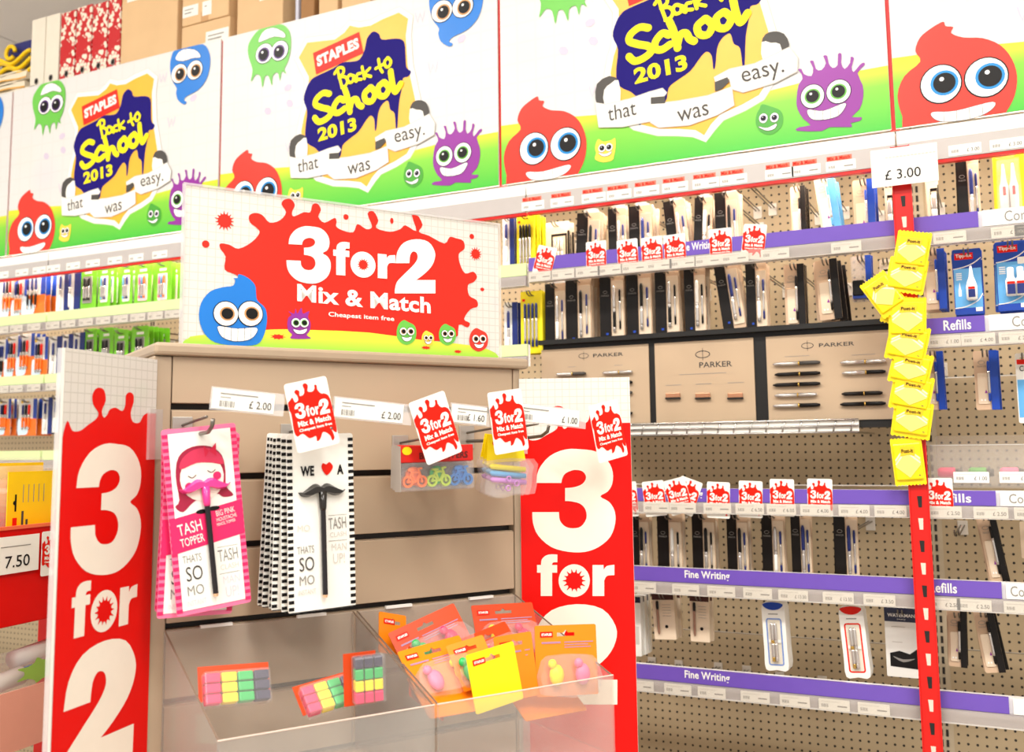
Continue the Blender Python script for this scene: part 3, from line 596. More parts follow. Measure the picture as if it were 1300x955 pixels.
def pack(kind, wd, h):
    key = (kind, round(wd, 3), round(h, 3))
    if key in PROTO: return PROTO[key], True
    t = thing(kind_name[kind], '', kind_cat[kind]); PROTO[key] = t
    def card(m_, th=.0012, r=.004, hole=True, nm='card'):
        hl = [rrect(wd/2-.011, wd/2+.011, h-.014, h-.008, .0028, 2)] if hole else []
        return MB().prism(rrect(0, wd, 0, h, r), -th, 0, holes=hl).build(nm, m_, t)
    def R(nm, m_, a, b, c, d, th=.0008, y=-.0012, r=None):
        P = rect(a*wd, b*wd, c*h, d*h) if not r else rrect(a*wd, b*wd, c*h, d*h, r)
        return MB().prism(P, y-th, y).build(nm, m_, t)
    def T(s, m_, a, b, c, d, y=-.0022, bold=0, rot=0): return text(t, s, a*wd, b*wd, c*h, d*h, m_, y, 1, bold=bold, rot=rot)
    k = kind.split(':')[0]; v = kind.split(':')[1] if ':' in kind else ''
    if k == 'parker':
        card(buff, hole=False); R('printed_panel', bbrown, 0, .46, 0, 1)
        R('blister_tray', buffl, .5, .97, .06, .88, .003, r=.003)
        pc = {'a': (black, silver), 'b': (silver, white), 'c': (silver, black), 'd': (dblue, silver), 'e': (bbrown, silver), 'f': (white, silver)}[v]
        pen(t, .62*wd, .12*h, .80*h, .0042, [(pc[0], .5), (silver, .06), (pc[1], .34), (silver, .1)], -.0045)
        pen(t, .84*wd, .16*h, .74*h, .0026, [(dblue if v in 'abd' else black, .3), (silver, .5), (dblue if v in 'abd' else black, .2)], -.0045, 'refill')
        art(t, 'ring_logo', ell(.23*wd, .72*h, .006, .004, 16), 1, mgrey, -.0021, holes=[ell(.23*wd, .72*h, .005, .003, 16)]); T('PARKER', mgrey, .07, .40, .655, .68)
        R('blue_patch', blue, .24, .34, .09, .12, .0004, -.0021)
        R('hang_tab', clearw, .3, .75, 1.0, 1.07, .0006, 0)
    elif k == 'refill':                       # card on one side, coloured blister strip on the other
        m2 = {'black': bbrown, 'blue': blue, 'pale': lblue}[v]
        card(buffl if v == 'pale' else buff, hole=False); R('printed_panel', m2, .66, 1, 0, 1, .004)
        R('pale_window', buffl if v != 'pale' else white, .12, .60, .10, .62, .0025, r=.003)
        pen(t, .60*wd, .14*h, .82*h, .0028, [(m2, .25), (silver, .55), (m2, .2)], -.004, 'refill')
        art(t, 'ring_logo', ell(.33*wd, .80*h, .007, .0045, 16), 1, mgrey, -.0014, holes=[ell(.33*wd, .80*h, .006, .0035, 16)]); T('PARKER', mgrey, .14, .52, .72, .745, -.0014)
        art(t, 'colour_flash', [(.40*wd, .28*h), (.52*wd, .28*h), (.46*wd, .34*h)], 1, c_pur, -.0040)
        art(t, 'size_marks', [rect(.22*wd, .30*wd, .15*h, .18*h), rect(.36*wd, .44*wd, .15*h, .18*h)], 1, white, -.0040)
    elif k == 'lemon':
        card(ylwcard); R('yellow_side', ylwcard, .92, 1, 0, 1, .003)
        m2 = silver if v == 'silver' else dblue
        for i in range(4): pen(t, (.22+.17*i)*wd, .10*h, .80*h, .0036, [(black if v == 'silver' else dblue, .35), (silver, .5), (m2, .15)], -.0012)
        R('brand_patch', tagred, .08, .2, .84, .88)
    elif k == 'lemon2':
        card(ylwcard, hole=True); R('brand_patch', tagred, .06, .3, .88, .92); art(t, 'small_print', [rect(.08*wd, .7*wd, .84*h, .85*h)], 1, mgrey, -.0014)
        for x in (.3, .62):
            b = MB().tube([(x*wd, -.01, z*h) for z in (.08, .12, .44, .5, .60, .74)], .01, 10, [.006, .0085, .0085, .006, .0045, .002]).build('fluid_pen', white, t, smooth=True)
            R('pen_label', tagred, x-.05, x+.05, .30, .42, .0008, -.0185)
        R('blister', clear2, .12, .86, .05, .8, .0005, -.021)
    elif k == 'tippex':
        card(blue); R('lower_print', lblue, .03, .97, .10, .70, .0005, -.0013); R('brand_panel', tagred, .08, .72, .84, .94, .0006, -.0014)
        T('Tipp-Ex', white, .12, .68, .86, .925, -.002, .03)
        art(t, 'white_arc', stroke([(.03*wd, .70*h), (.35*wd, .72*h), (.7*wd, .77*h), (.98*wd, .85*h)], .0022)+stroke([(.03*wd, .10*h), (.4*wd, .12*h), (.8*wd, .2*h), (.98*wd, .3*h)], .0022), 1, white, -.0018)
        art(t, 'small_print', [rect(.10*wd, .3*wd, (.62-.03*i)*h, (.635-.03*i)*h) for i in range(4)], 1, white, -.0018)
        if v == 'one':
            b = MB().tube([(.62*wd, -.012, z*h) for z in (.20, .22, .42, .50, .56, .72)], .01, 12, [.008, .0115, .0115, .008, .005, .0022]).build('fluid_bottle', white, t, smooth=True)
            MB().box(.62*wd-.007, .62*wd+.007, -.0242, -.0225, .24*h, .36*h).build('bottle_label', dblue, b); MB().box(.62*wd-.007, .62*wd+.007, -.0242, -.0225, .365*h, .40*h).build('bottle_band', tagred, b)
            art(t, 'printed_bottle', [rect(.16*wd, .26*wd, .28*h, .38*h), [(.17*wd, .38*h), (.25*wd, .38*h), (.21*wd, .5*h)]], 1, white, -.0018)
        else:
            for x in (.45, .76):
                b = MB().tube([(x*wd, -.012, z*h) for z in (.20, .21, .42, .46, .47, .60, .61)], .01, 12, [.009, .011, .011, .008, .007, .0065, .004]).build('fluid_bottle', white, t, smooth=True)
                MB().box(x*wd-.008, x*wd+.008, -.0242, -.0215, .22*h, .36*h).build('bottle_label', dblue, b); MB().box(x*wd-.008, x*wd+.008, -.0242, -.0215, .365*h, .40*h).build('bottle_band', tagred, b)
            R('white_patch', white, .70, .95, .66, .76, .0005, -.0018, r=.002)
        R('barcode_patch', white, .72, .95, .04, .10, .0005, -.0014)
    elif k == 'bluewhite':
        card(white); R('blue_print', lblue, .05, .95, .08, .62); R('brand_panel', tagred, .08, .8, .84, .91); T('Cu', dgrey, .2, .6, .74, .82, -.0016, .02)
    elif k == 'green':
        card(green, r=.008); R('window', {'a': mgrey, 'b': white, 'c': pinkp}[v], .24, .76, .14, .74, .003, r=.004)
        for i, m2 in enumerate({'a': (black, dgrey, black), 'b': (lblue, silver, dblue), 'c': (pinkl, lblue, opack)}[v]):
            pen(t, (.36+.14*i)*wd, .2*h, .7*h, .0035, [(m2, .4), (silver, .5), (m2, .1)], -.0042)
        R('print_band', white, .3, .7, .8, .86)
    elif k == 'orange':
        card(white, r=.006); R('orange_base', opack, 0, 1, 0, .46); R('blue_side', blue, .80, 1, .46, 1)
        art(t, 'pale_swoosh', sm([(0, .46*h), (.3*wd, .40*h), (.55*wd, .2*h), (.5*wd, .04*h), (.2*wd, .02*h), (0, .05*h)], 3), 1.5, mat('swoosh_pale', (206, 226, 240), .4), -.002)
        art(t, 'yellow_spot', ell(.18*wd, .92*h, .007, .006, 12), 1, yel2, -.0014)
        for i in range(3): pen(t, (.28+.17*i)*wd, .16*h, .84*h, .0038, [((dblue, black, tagred)[i] if v == 'b' else dblue, .4), (silver, .12), (opack if v == 'b' else black, .38), (silver, .1)], -.002)
    elif k == 'bluepen':
        card(white, r=.003); R('blue_side', dblue, .62, 1, 0, 1, .003); pen(t, .35*wd, .1*h, .85*h, .004, [(dblue, .4), (silver, .2), (white, .4)], -.0012)
    elif k == 'oval':
        m2 = blue if v == 'blue' else tagred; D = .05
        MB().prism(sm([(.02*wd, 0), (.0, .3*h), (.0, .7*h), (.05*wd, .97*h), (.5*wd, 1.0*h), (.95*wd, .97*h), (wd, .7*h), (wd, .3*h), (.98*wd, 0), (.5*wd, -.005*h)], 3), -D, 0).build('box', white, t)
        art(t, 'coloured_crown', sm([(.06*wd, .97*h), (.5*wd, 1.0*h), (.94*wd, .97*h), (.8*wd, .905*h), (.5*wd, .88*h), (.2*wd, .905*h)], 3), 1, m2, -D)
        P = rrect(.16*wd, .84*wd, .06*h, .76*h, .006)
        art(t, 'window_rim', sm(P, 1), 1, m2 if v != 'blue' else mat('soft_blue', (110, 140, 200), .4), -D, holes=[grow(P, -.0032)])
        art(t, 'window', grow(P, -.0032), .6, mat('window_cream', (226, 218, 202), .3), -D)
        MB().prism(rect(.24*wd, .76*wd, .40*h, .44*h), -D-.004, -D-.0005).build('pen_holder', white, t)
        for x, m3 in ((.42, gold), (.56, silver)): pen(t, x*wd, .12*h, .70*h, .0042, [(silver, .45), (m3, .08), (silver, .35), (m3, .12)], -D-.0008)
        art(t, 'print_line', [rect(.28*wd, .7*wd, .815*h, .83*h)], 1, mgrey, -D)
    elif k == 'waterman':
        card(white, r=.003); R('navy_header', navyc, 0, 1, .80, 1); T('WATERMAN', white, .1, .9, .87, .92, -.0022, .02); T('PARIS', white, .38, .62, .83, .845)
        P = sm([(.12*wd, .15*h), (.92*wd, .13*h), (.92*wd, .42*h), (.7*wd, .34*h), (.4*wd, .38*h), (.12*wd, .34*h)], 1); art(t, 'ink_picture', P, 1, black, -.0014); art(t, 'ink_gloss', sm([(.2*wd, .30*h), (.5*wd, .22*h), (.85*wd, .28*h), (.5*wd, .26*h)], 3), 2, mgrey, -.0014)
        art(t, 'small_print', [rect(.2*wd, .6*wd, .72*h, .732*h), rect(.2*wd, .5*wd, .50*h, .51*h)], 1, lgrey, -.0014)
    elif k == 'slim':
        MB().prism(rrect(0, wd, 0, h, .002), -.012, 0).build('box', buffl, t); R('dark_header', mat('maroon', (70, 34, 30), .4), 0, 1, .86, 1, .0006, -.012)
        pen(t, .25*wd, .12*h, .84*h, .0035, [(black, .25), (mat('rose_pen', (150, 110, 90), .3), .75)], -.0122); art(t, 'seal', ell(.6*wd, .28*h, .0042, n=12), 1, bbrown, -.0122)
        art(t, 'small_print', [rect(.45*wd, .85*wd, (.75-.06*i)*h, (.758-.06*i)*h) for i in range(5)], 1, mgrey, -.0122)
    elif k == 'framed':
        card(buffl); art(t, 'black_frame', rect(.3*wd, .9*wd, .1*h, .75*h), 1, black, -.0013, holes=[rect(.36*wd, .84*wd, .15*h, .7*h)]); R('black_edge', black, .92, 1, 0, .8)
        for i in range(3): pen(t, (.45+.13*i)*wd, .2*h, .65*h, .0035, [(silver, .6), (white, .4)], -.0013)
    elif k == 'clip':                          # clear blister with a blue strip and a dark cutter
        card(clear2); R('blue_strip', blue, .70, .98, .04, 1, .002); MB().box(.1*wd, .6*wd, -.018, -.0014, .12*h, .45*h).build('dark_body', black, t, bevel=.002)
        R('blue_base', blue, .08, .8, .06, .18, .012)
    elif k == 'whitebox':
        MB().prism(rrect(0, wd, 0, h, .002), -.02, 0).build('box', white, t); R('print_panel', lgrey, .15, .85, .2, .5, .0005, -.02); R('navy_top', navyc, 0, 1, .9, 1, .0005, -.02)
    return t, False
kind_name, kind_cat = {}, {}
NAMES = {'parker': ('pen_blister_pack', 'pen pack'), 'refill': ('refill_pack', 'refill pack'), 'lemon': ('four_pen_pack', 'pen pack'), 'lemon2': ('correction_pen_pack', 'correction pack'), 'tippex': ('correction_fluid_pack', 'correction pack'), 'bluewhite': ('glue_pack', 'blister pack'),
         'green': ('marker_pack', 'pen pack'), 'orange': ('ballpoint_pack', 'pen pack'), 'bluepen': ('blue_pen_pack', 'pen pack'), 'oval': ('pen_gift_box', 'gift box'), 'waterman': ('ink_cartridge_pack', 'ink pack'), 'slim': ('slim_pen_box', 'pen box'), 'framed': ('framed_pen_pack', 'pen pack'), 'clip': ('clear_blister_pack', 'blister pack'), 'whitebox': ('white_pen_box', 'pen box')}
class KD(dict):
    def __init__(s, i): s.i = i
    def __missing__(s, k): return NAMES[k.split(':')[0]][s.i]
kind_name, kind_cat = KD(0), KD(1)
def stack(kind, px0, px1, pt, pb, n, label, hk, e=-.09, step=.014, roll=0, yaw=0, grp=None, hookz=None, h=None, jit=.004):
    """n packs on one hook; the front one fills image box px0..px1, pt..pb on the plane e behind the rails"""
    pl = WALL.off(e); u0_, z1 = pl.uv(px0, pt); u1_, zb = pl.uv(px1, pb)
    if h is None: h = z1-zb
    wd = u1_-u0_; proto, used = pack(kind, wd, h)
    top = .96
    for i in range(n):
        o = proto if not used else dup(proto)
        used = True
        rnd = random.Random(int(px0*7+pt)+i*13)
        rl = math.radians(roll+(rnd.uniform(-1.5, 1.5) if i else 0)); yw = math.radians(yaw+(rnd.uniform(-3, 3) if i else 0))
        x = u0_+(rnd.uniform(-jit, jit) if i else 0)
        R = Matrix.Rotation(yw, 4, 'Z') @ Matrix.Rotation(-rl, 4, 'Y')
        piv = Vector((wd/2, 0, h*top)); c = Vector((x+wd/2, YF-e+i*step, z1-h*(1-top)))
        o.matrix_world = Matrix.Translation(c) @ R @ Matrix.Translation(-piv)
        o['label'] = label+(', frontmost' if i == 0 else ', tucked behind') if n > 1 else label; o['group'] = grp or label
    if hk: hook(u0_+wd/2, z1-.009, YF-e-.022, hk)

# row directly below the top shelf (pen bay)
HK = 'peg hook holding '
stack('bluepen', 638, 654, 276, 338, 4, 'dark blue pen card beside the lemon pack under the top shelf', HK+'dark blue pen cards beside the lemon pack')
stack('lemon:silver', 656, 680, 273, 341, 6, 'lemon yellow card with four black and silver pens under the top shelf', HK+'the lemon four-pen packs under the top shelf')
stack('framed', 690, 724, 284, 342, 3, 'cream card with black framed window of silver pens under the top shelf', HK+'the framed silver pen cards', e=-.2)
P1 = [(733, 765, 272, 'a'), (772, 797, 266, 'b'), (798, 830, 263, 'd'), (842, 872, 256, 'b'), (882, 908, 252, 'f'), (907, 940, 246, 'a')]
for i, (a, b, t_, v) in enumerate(P1):
    stack('parker:'+v, a, b, t_, t_+88, 4, f'black and cream pen pack, {ordinal(i)} hook past the framed silver pens', HK+f'black and cream pen packs, {ordinal(i)} past the framed silver pens', roll=(-3, 0, 0, 5, -3, 0)[i], h=.178, step=.017)
stack('refill:black', 1003, 1026, 238, 330, 3, 'narrow dark refill card hanging crooked between empty hook and pale blue refills', HK+'the narrow dark refill cards', e=-.16, h=.17, step=.02)
stack('refill:pale', 1033, 1062, 225, 305, 4, 'pale blue refill card tilted on its hook under the top shelf', HK+'the tilted pale blue refill cards', roll=6, e=-.12, step=.03, h=.15)
stack('refill:blue', 1082, 1113, 230, 300, 3, 'cream and blue refill card beside the tilted pale blue ones', HK+'cream and blue refill cards beside the tilted ones', e=-.12, step=.035, h=.15)
stack('framed', 1122, 1136, 232, 290, 2, 'narrow white refill card half behind the red clip strip', HK+'white refill cards behind the red clip strip', e=-.16, h=.13)
stack('framed', 1175, 1194, 222, 285, 2, 'white and grey refill card just past the price card', HK+'white and grey refill cards past the price card', e=-.16, h=.14)
stack('parker:d', 1213, 1247, 199, 282, 2, 'black card with ring logo and blue pen beside the yellow correction pens', HK+'the black ring logo card beside the yellow correction pens', h=.175)
stack('lemon2', 1260, 1304, 188, 272, 3, 'bright yellow card with two white correction pens', HK+'the yellow correction pen cards', h=.165)
# empty hooks under the top shelf
for i, (px, py) in enumerate([(981, 262), (962, 266)]):
    u_, z_ = WALL.off(-(YB-YF)).uv(px, py); hook(u_, z_, 2.47, 'empty grey peg hook between the pen packs and the pale blue refills' if i == 0 else 'empty grey peg hook close to the last black pen packs')
# second row (pen bay)
stack('bluepen', 640, 658, 385, 445, 3, 'dark pen cards at the bay joint beside the blue-capped lemon pack', HK+'dark pen cards at the bay joint', h=.16)
stack('lemon:blue', 661, 690, 371, 448, 4, 'lemon yellow card with four blue-capped pens in the second row', HK+'the blue-capped lemon packs')
P2 = [(692, 720, 361, 'b'), (718, 752, 354, 'a'), (761, 794, 348, 'c'), (795, 829, 345, 'a'), (831, 864, 342, 'c'), (868, 898, 341, 'f'), (906, 938, 334, 'd'), (946, 976, 335, 'b')]
for i, (a, b, t_, v) in enumerate(P2):
    stack('parker:'+v, a, b, t_, t_+84, 5 if i not in (5, 7) else 4, f'black and tan pen pack, {ordinal(i)} hook from the blue-capped lemon pack', HK+f'black and tan pen packs, {ordinal(i)} from the blue-capped lemon pack', roll=(0, 0, 0, 0, 0, 0, 7, 0)[i], step=.016)
stack('refill:black', 995, 1024, 337, 418, 4, 'beige refill card with black edge, nearer of two to the pen packs', HK+'beige black-edged refills nearer the pen packs', step=.02)
stack('refill:black', 1034, 1066, 331, 405, 6, 'beige black-edged refill card fanned out beside the clear blister', HK+'fanned beige black-edged refills beside the clear blister', roll=3, step=.022, jit=.008)
stack('clip', 1079, 1109, 326, 382, 2, 'clear blister with blue strip and dark gadget beside the note packs', HK+'the clear blister with blue strip', e=-.14)
stack('framed', 1116, 1136, 330, 380, 1, 'white card half hidden by the yellow note packs', HK+'the white card behind the note packs', e=-.2)
stack('refill:blue', 1170, 1203, 318, 392, 4, 'beige and blue refill card between the note packs and correction fluid', HK+'beige and blue refills beside the correction fluid', step=.022, e=-.1)
stack('tippex:one', 1208, 1250, 318, 398, 3, 'blue correction fluid pack with one white bottle', HK+'the single bottle correction packs', step=.025)
stack('tippex:two', 1262, 1308, 308, 393, 3, 'blue correction fluid pack with two white bottles', HK+'the two bottle correction packs', step=.025)
# third row, refill bay
stack('refill:blue', 1172, 1201, 447, 520, 2, 'blue refill card half hidden behind the hanging note packs', HK+'blue refills behind the note packs', e=-.12)
stack('refill:blue', 1235, 1270, 446, 520, 3, 'beige refill card with blue edge hanging alone above the clear tray', HK+'the refills alone above the clear tray', e=-.12, step=.018)
stack('bluewhite', 1288, 1318, 449, 537, 2, 'white and light blue blister card with red panel above the clear tray', HK+'the white and light blue cards')
# fourth row
P4 = [(800, 826, 652, 'a'), (834, 868, 652, 'f'), (878, 910, 652, 'e'), (922, 952, 652, 'a'), (966, 998, 650, 'b'), (1003, 1032, 648, 'd'), (1058, 1092, 648, 'd')]
for i, (a, b, t_, v) in enumerate(P4):
    stack('parker:'+v, a, b, t_, t_+82, 3 if i < 5 else 2, f'black and brown pen pack under offer tags, {ordinal(i)} from the banner', HK+f'black and brown pen packs under tags, {ordinal(i)} from the banner', step=.016, h=.17)
stack('refill:black', 1240, 1268, 652, 732, 3, 'brown refill card with black edge leaning alone under the tray rail', HK+'the leaning brown refills under the tray rail', roll=8, h=.152)
stack('framed', 1294, 1325, 662, 710, 1, 'pale card at the end of the row past the leaning brown refills', HK+'the pale card past the leaning brown refills', e=-.2)
# fifth row
stack('whitebox', 800, 818, 756, 832, 3, 'plain white pen box beside the tall banner', HK+'the white pen boxes beside the tall banner', step=.024)
stack('slim', 829, 858, 752, 812, 3, 'slim cream pen box with dark header, leaning, nearer the tall banner', HK+'slim cream boxes nearer the tall banner', roll=3, step=.02)
stack('slim', 877, 903, 754, 815, 2, 'slim cream pen box with dark header beside the blue oval gift box', HK+'slim cream boxes beside the blue oval gift box', step=.02)
stack('oval:blue', 972, 1004, 760, 846, 1, 'white gift box with blue crown and oval window of two pens', HK+'the blue-crowned gift box', roll=2)
stack('oval:red', 1068, 1103, 765, 855, 1, 'white gift box with red crown and rimmed window of two pens', HK+'the red-crowned gift box', roll=4)
stack('waterman', 1122, 1170, 771, 862, 2, 'white ink cartridge card with navy header beside the red strip', HK+'the ink cartridge cards')
stack('refill:black', 1203, 1231, 775, 848, 3, 'olive brown refill card nearest the red strip, low row', HK+'the olive brown refills nearer the red strip', roll=-2)
stack('refill:black', 1235, 1266, 774, 855, 3, 'brown refill card with black edge tilted in the low row', HK+'the tilted brown refills in the low row', roll=8)
pb_ = WALL.off(-(YB-YF))
for i, (px, py) in enumerate([(828, 838), (862, 842), (912, 845), (948, 849), (990, 857), (1044, 862)]):
    u_, z_ = pb_.uv(px, py); hook(u_, z_, 2.6, f'empty peg hook just above the lowest visible purple rail, {ordinal(i)} from the tall banner')
for i, (px, py) in enumerate([(1105, 660), (1222, 665)]):
    u_, z_ = pb_.uv(px, py); hook(u_, z_, 2.5, 'empty peg hook under the purple rail near the last brown pen pack' if i == 0 else 'empty peg hook under the tray rail past the red strip')
# left bays, upper row
LB = [('orange:b', 1, 22, 350, 4, 'orange and white pen card at the far end'), ('orange:b', 17, 34, 352, 4, 'orange pen card between the far end and the wide orange pack'), ('orange:a', 30, 57, 346, 9, 'wide white, orange and blue ballpoint pack with a yellow spot'), ('bluepen', 73, 88, 343, 3, 'slim blue and white pen card'), ('bluepen', 84, 102, 341, 4, 'white and navy pen card beside the green packs'),
      ('green:a', 102, 122, 338, 3, 'green marker pack beside the navy pen cards'), ('green:b', 126, 140, 337, 4, 'green marker pack with pale blue pens'), ('green:b', 154, 168, 336, 3, 'green marker pack with a pale window'), ('green:c', 172, 192, 335, 4, 'green marker pack with multicoloured pens'), ('green:c', 197, 217, 334, 4, 'green marker pack with multicoloured pens beside the splash sign')]
for k_, a, b, t_, n, lb in LB:
    stack(k_, a, b, t_, t_+54, n, lb+', top row', HK+lb+'s', step=.022)
LB2 = [('orange:a', -4, 9, 432, 3, 'blue pen pack at the far end'), ('orange:b', 8, 26, 428, 3, 'rounded orange pen pack nearest the far end'), ('orange:b', 23, 43, 425, 3, 'rounded orange pen pack in the middle of three'), ('orange:b', 43, 60, 429, 3, 'rounded orange pen pack beside the grey cards'), ('bluepen', 64, 78, 428, 3, 'grey and white pen card'), ('bluepen', 80, 92, 425, 3, 'white pen card above the left banner'), ('bluepen', 93, 107, 423, 3, 'blue and white pen card above the left banner'),
       ('green:a', 108, 122, 418, 3, 'green pack first above the left banner'), ('green:a', 127, 143, 417, 4, 'green pack second above the left banner'), ('green:a', 146, 162, 420, 3, 'green pack third above the left banner'), ('green:a', 168, 188, 415, 5, 'broad green pack with dark pens above the stand corner')]
for k_, a, b, t_, n, lb in LB2:
    stack(k_, a, b, t_, t_+52, n, lb+', middle row', HK+lb+'s', step=.022)
LB3 = [('orange:b', 0, 13, 507, 3, 'orange pen pack at the far end'), ('orange:b', 25, 46, 507, 4, 'orange pen pack with yellow spot beside the left banner'), ('bluepen', 55, 66, 505, 3, 'navy pen card'), ('bluepen', 68, 80, 503, 3, 'navy pen card touching the left banner edge')]
for k_, a, b, t_, n, lb in LB3:
    stack(k_, a, b, t_, t_+46, n, lb+', lower row', HK+lb+'s, lower row', step=.022)

# ---------------------------------------------------------------- display boards of pens
DSP = WALL.off(-.06)
disp = thing('pen_display', 'black framed display of three cream boards with mounted pens', 'pen display', (0, YF+.06, 0))
BX = BAY['A']; zb, zt = 1.500, 1.722
MB().box(BX+.012, BX+BW-.012, .004, .016, zb, zt).build('backing', blackm, disp)
MB().box(BX+.008, BX+BW-.008, -.02, .05, zt, zt+.012).build('top_ledge', blackm, disp)
MB().box(BX+.008, BX+BW-.008, -.02, .05, zb-.012, zb).build('bottom_ledge', blackm, disp)
board_m = mat('display_board', (190, 166, 138), .25, var=.16, scale=5)
for s in (BX+.03, BX+BW-.03): MB().box(s-.006, s+.006, .05, YB-YF-.06, zb-.012, zt+.012).build('side_arm', blackm, disp)
def dpen(b, px0, px1, py, cap, m1, m2):
    (xa, za), (xb, zb_) = DSP.uv(px0, py), DSP.uv(px1, py-2); l = xb-xa
    o = MB().tube([(xa, -.007, za), (xa+l*.08, -.007, za), (xa+l*.55, -.007, za)], .004, 8, [.0015, .0045, .005]).build('pen', m1, b, smooth=True)
    MB().tube([(xa+l*.55, -.007, za), (xa+l*.92, -.007, za), (xb, -.007, za)], .004, 8, [.005, .0048, .0025]).build('pen_cap', m2, o, smooth=True)
    MB().tube([(xa+l*.54, -.007, za), (xa+l*.57, -.007, za)], .0054, 8).build('pen_ring', gold, o, smooth=True)
def logo(b, x, z, s, gap):
    art(b, 'ring_logo', ell(x, z, s*.9, s*.45, 20), 1, dgrey, 0, holes=[ell(x, z, s*.8, s*.36, 20)]); art(b, 'logo_bar', rect(x-s*.03, x+s*.03, z-s*.75, z+s*.75), 1, dgrey, 0)
for i, (a, b, lb) in enumerate([(686, 826, 'pens in two columns half hidden by the banner'), (830, 960, 'three short pens under a large logo'), (972, 1137, 'two columns of pens')]):
    x0, _ = DSP.uv(a, 480); x1, _ = DSP.uv(b, 480)
    bd = MB().box(x0+.004, x1-.004, -.0, .004, zb+.006, zt-.012).build('board', board_m, disp)
    if i == 1:
        x, z = DSP.uv(892, 450); logo(bd, x, z, .021, 0); text(bd, 'PARKER', *(DSP.uv(873, 0)[0], DSP.uv(913, 0)[0]), DSP.uv(890, 467)[1], DSP.uv(890, 460)[1], dgrey, 0, 1, bold=.01)
        for px in (855, 893, 934):
            x, z = DSP.uv(px, 504)
            o = MB().box(x-.018, x+.018, -.008, -.0005, z-.002, z+.009).build('pen_clip', mat('copper', (206, 150, 116), .25, .6), bd, bevel=.001); MB().box(x-.019, x+.019, -.009, -.0005, z-.006, z-.002).build('dark_pen', blackm, o)
        art(bd, 'small_print', [rect(x_-.02, x_+.02, DSP.uv(890, y)[1], DSP.uv(890, y)[1]+.0012) for x_ in (DSP.uv(p, 480)[0] for p in (855, 893, 934)) for y in (488,)]+[rect(DSP.uv(862, 475)[0], DSP.uv(922, 475)[0], DSP.uv(890, 475)[1], DSP.uv(890, 475)[1]+.0012)], 1, mgrey, 0)
    else:
        cxs = (741, 753, 791, 452) if i == 0 else (1025, 1040, 1085, 439)
        x, z = DSP.uv(cxs[0], cxs[3]); logo(bd, x, z, .016, 0); text(bd, 'PARKER', DSP.uv(cxs[1], 445)[0], DSP.uv(cxs[2], 445)[0], z-.005, z+.004, dgrey, 0, 1, bold=.01)
        cols = [(707, 745, 476), (766, 804, 474)] if i == 0 else [(982, 1042, 463), (1067, 1125, 461)]
        for ci, (pa, pb2, py0) in enumerate(cols):
            for j in range(5):
                m1, m2 = [(silver, dgrey), (bbrown, bbrown), (bbrown, black), (silver, silver), (silver, black)][(j+ci*3) % 5]
                if i == 2 and ci == 1 and j == 2: continue
                dpen(bd, pa+(j % 2)*2, pb2-(j == 3)*4, py0+13.2*j*(1 if i else .98), 0, m1, m2)
            art(bd, 'small_print', [rect(DSP.uv(pa+14, py0-9)[0], DSP.uv(pb2-14, py0-9)[0], DSP.uv(pa, py0-9)[1], DSP.uv(pa, py0-9)[1]+.001)], 1, mgrey, 0)
# chrome wire strip below the boards
WS = WALL.off(-.022); xa, za = WS.uv(806, 553); xb, zt_ = WS.uv(1090, 537)
wires = thing('wire_strip', 'bright chrome wire strip hanging below the pen display boards', 'wire strip', (0, YF+.022, 0))
for z in (za, za+.014, za+.028): MB().tube([(xa-.1, 0, z), (xb, 0, z)], .0024, 6).build('long_wire', steel, wires, smooth=True)
for i in range(17):
    x = xa-.09+i*(xb-xa+.08)/16; MB().tube([(x, .002, za+.028), (x-.006, .002, za+.012), (x-.008, .002, za)], .002, 6).build('cross_wire', steel, wires, smooth=True)
MB().box(xa-.1, xb, .004, .006, za, za+.026).build('pale_backing', mat('wire_backing', (238, 234, 226), .3), wires)
for x in (xa, xb-.02): MB().tube([(x, .004, za), (x, YB-YF-.022, za+.0)], .003, 6).build('wire_arm', steel, wires)
# clear plastic tray in the refill bay
TR = WALL.off(-.03); xa, zt_ = TR.uv(1180, 565); _, zb_ = TR.uv(1180, 618)
tray = thing('clear_tray', 'clear plastic tray with pink and green goods above the refill rail', 'tray', (0, YF+.03, 0))
MB().box(xa, xa+.60, 0, .003, zb_, zt_).build('front', clear, tray); MB().box(xa, xa+.60, 0, .2, zb_-.003, zb_).build('bottom', clear, tray); MB().box(xa, xa+.003, .003, .2, zb_, zt_).build('side', clear, tray); MB().box(xa, xa+.6, .2, .203, zb_, zt_+.02).build('back', clear, tray)
MB().box(xa, xa+.60, -.001, 0, zt_-.002, zt_).build('front_lip', clearw, tray)
for x in (xa+.02, xa+.55): MB().box(x, x+.006, .203, YB-YF-.03, zb_-.003, zb_+.02).build('support_arm', steel, tray)
for i in range(9):
    x = xa+.012+i*.062; c = (pink, mat('goods_green', (90, 170, 70), .4), pinkl)[i % 3]
    t = thing('highlighter', 'pink or green stubby marker lying inside the clear tray', 'marker', (x, YF+.06, zb_+.030), group='markers in the clear tray')
    MB().tube([(0, 0, 0), (.006, 0, 0), (.034, 0, 0), (.036, 0, 0)], .01, 8, [.008, .0115, .0115, .008]).build('body', c, t, smooth=True); MB().tube([(.036, 0, 0), (.05, 0, 0)], .0085, 8).build('cap', dgrey, t, smooth=True)
for i, px in enumerate((1233, 1292)):
    x, z = TR.uv(px, 606); o = price_label(x, z-.012, f'white price label on the front of the clear tray, {ordinal(i)} from the note packs', '1.00', .07); o.location.y = YF+.0285

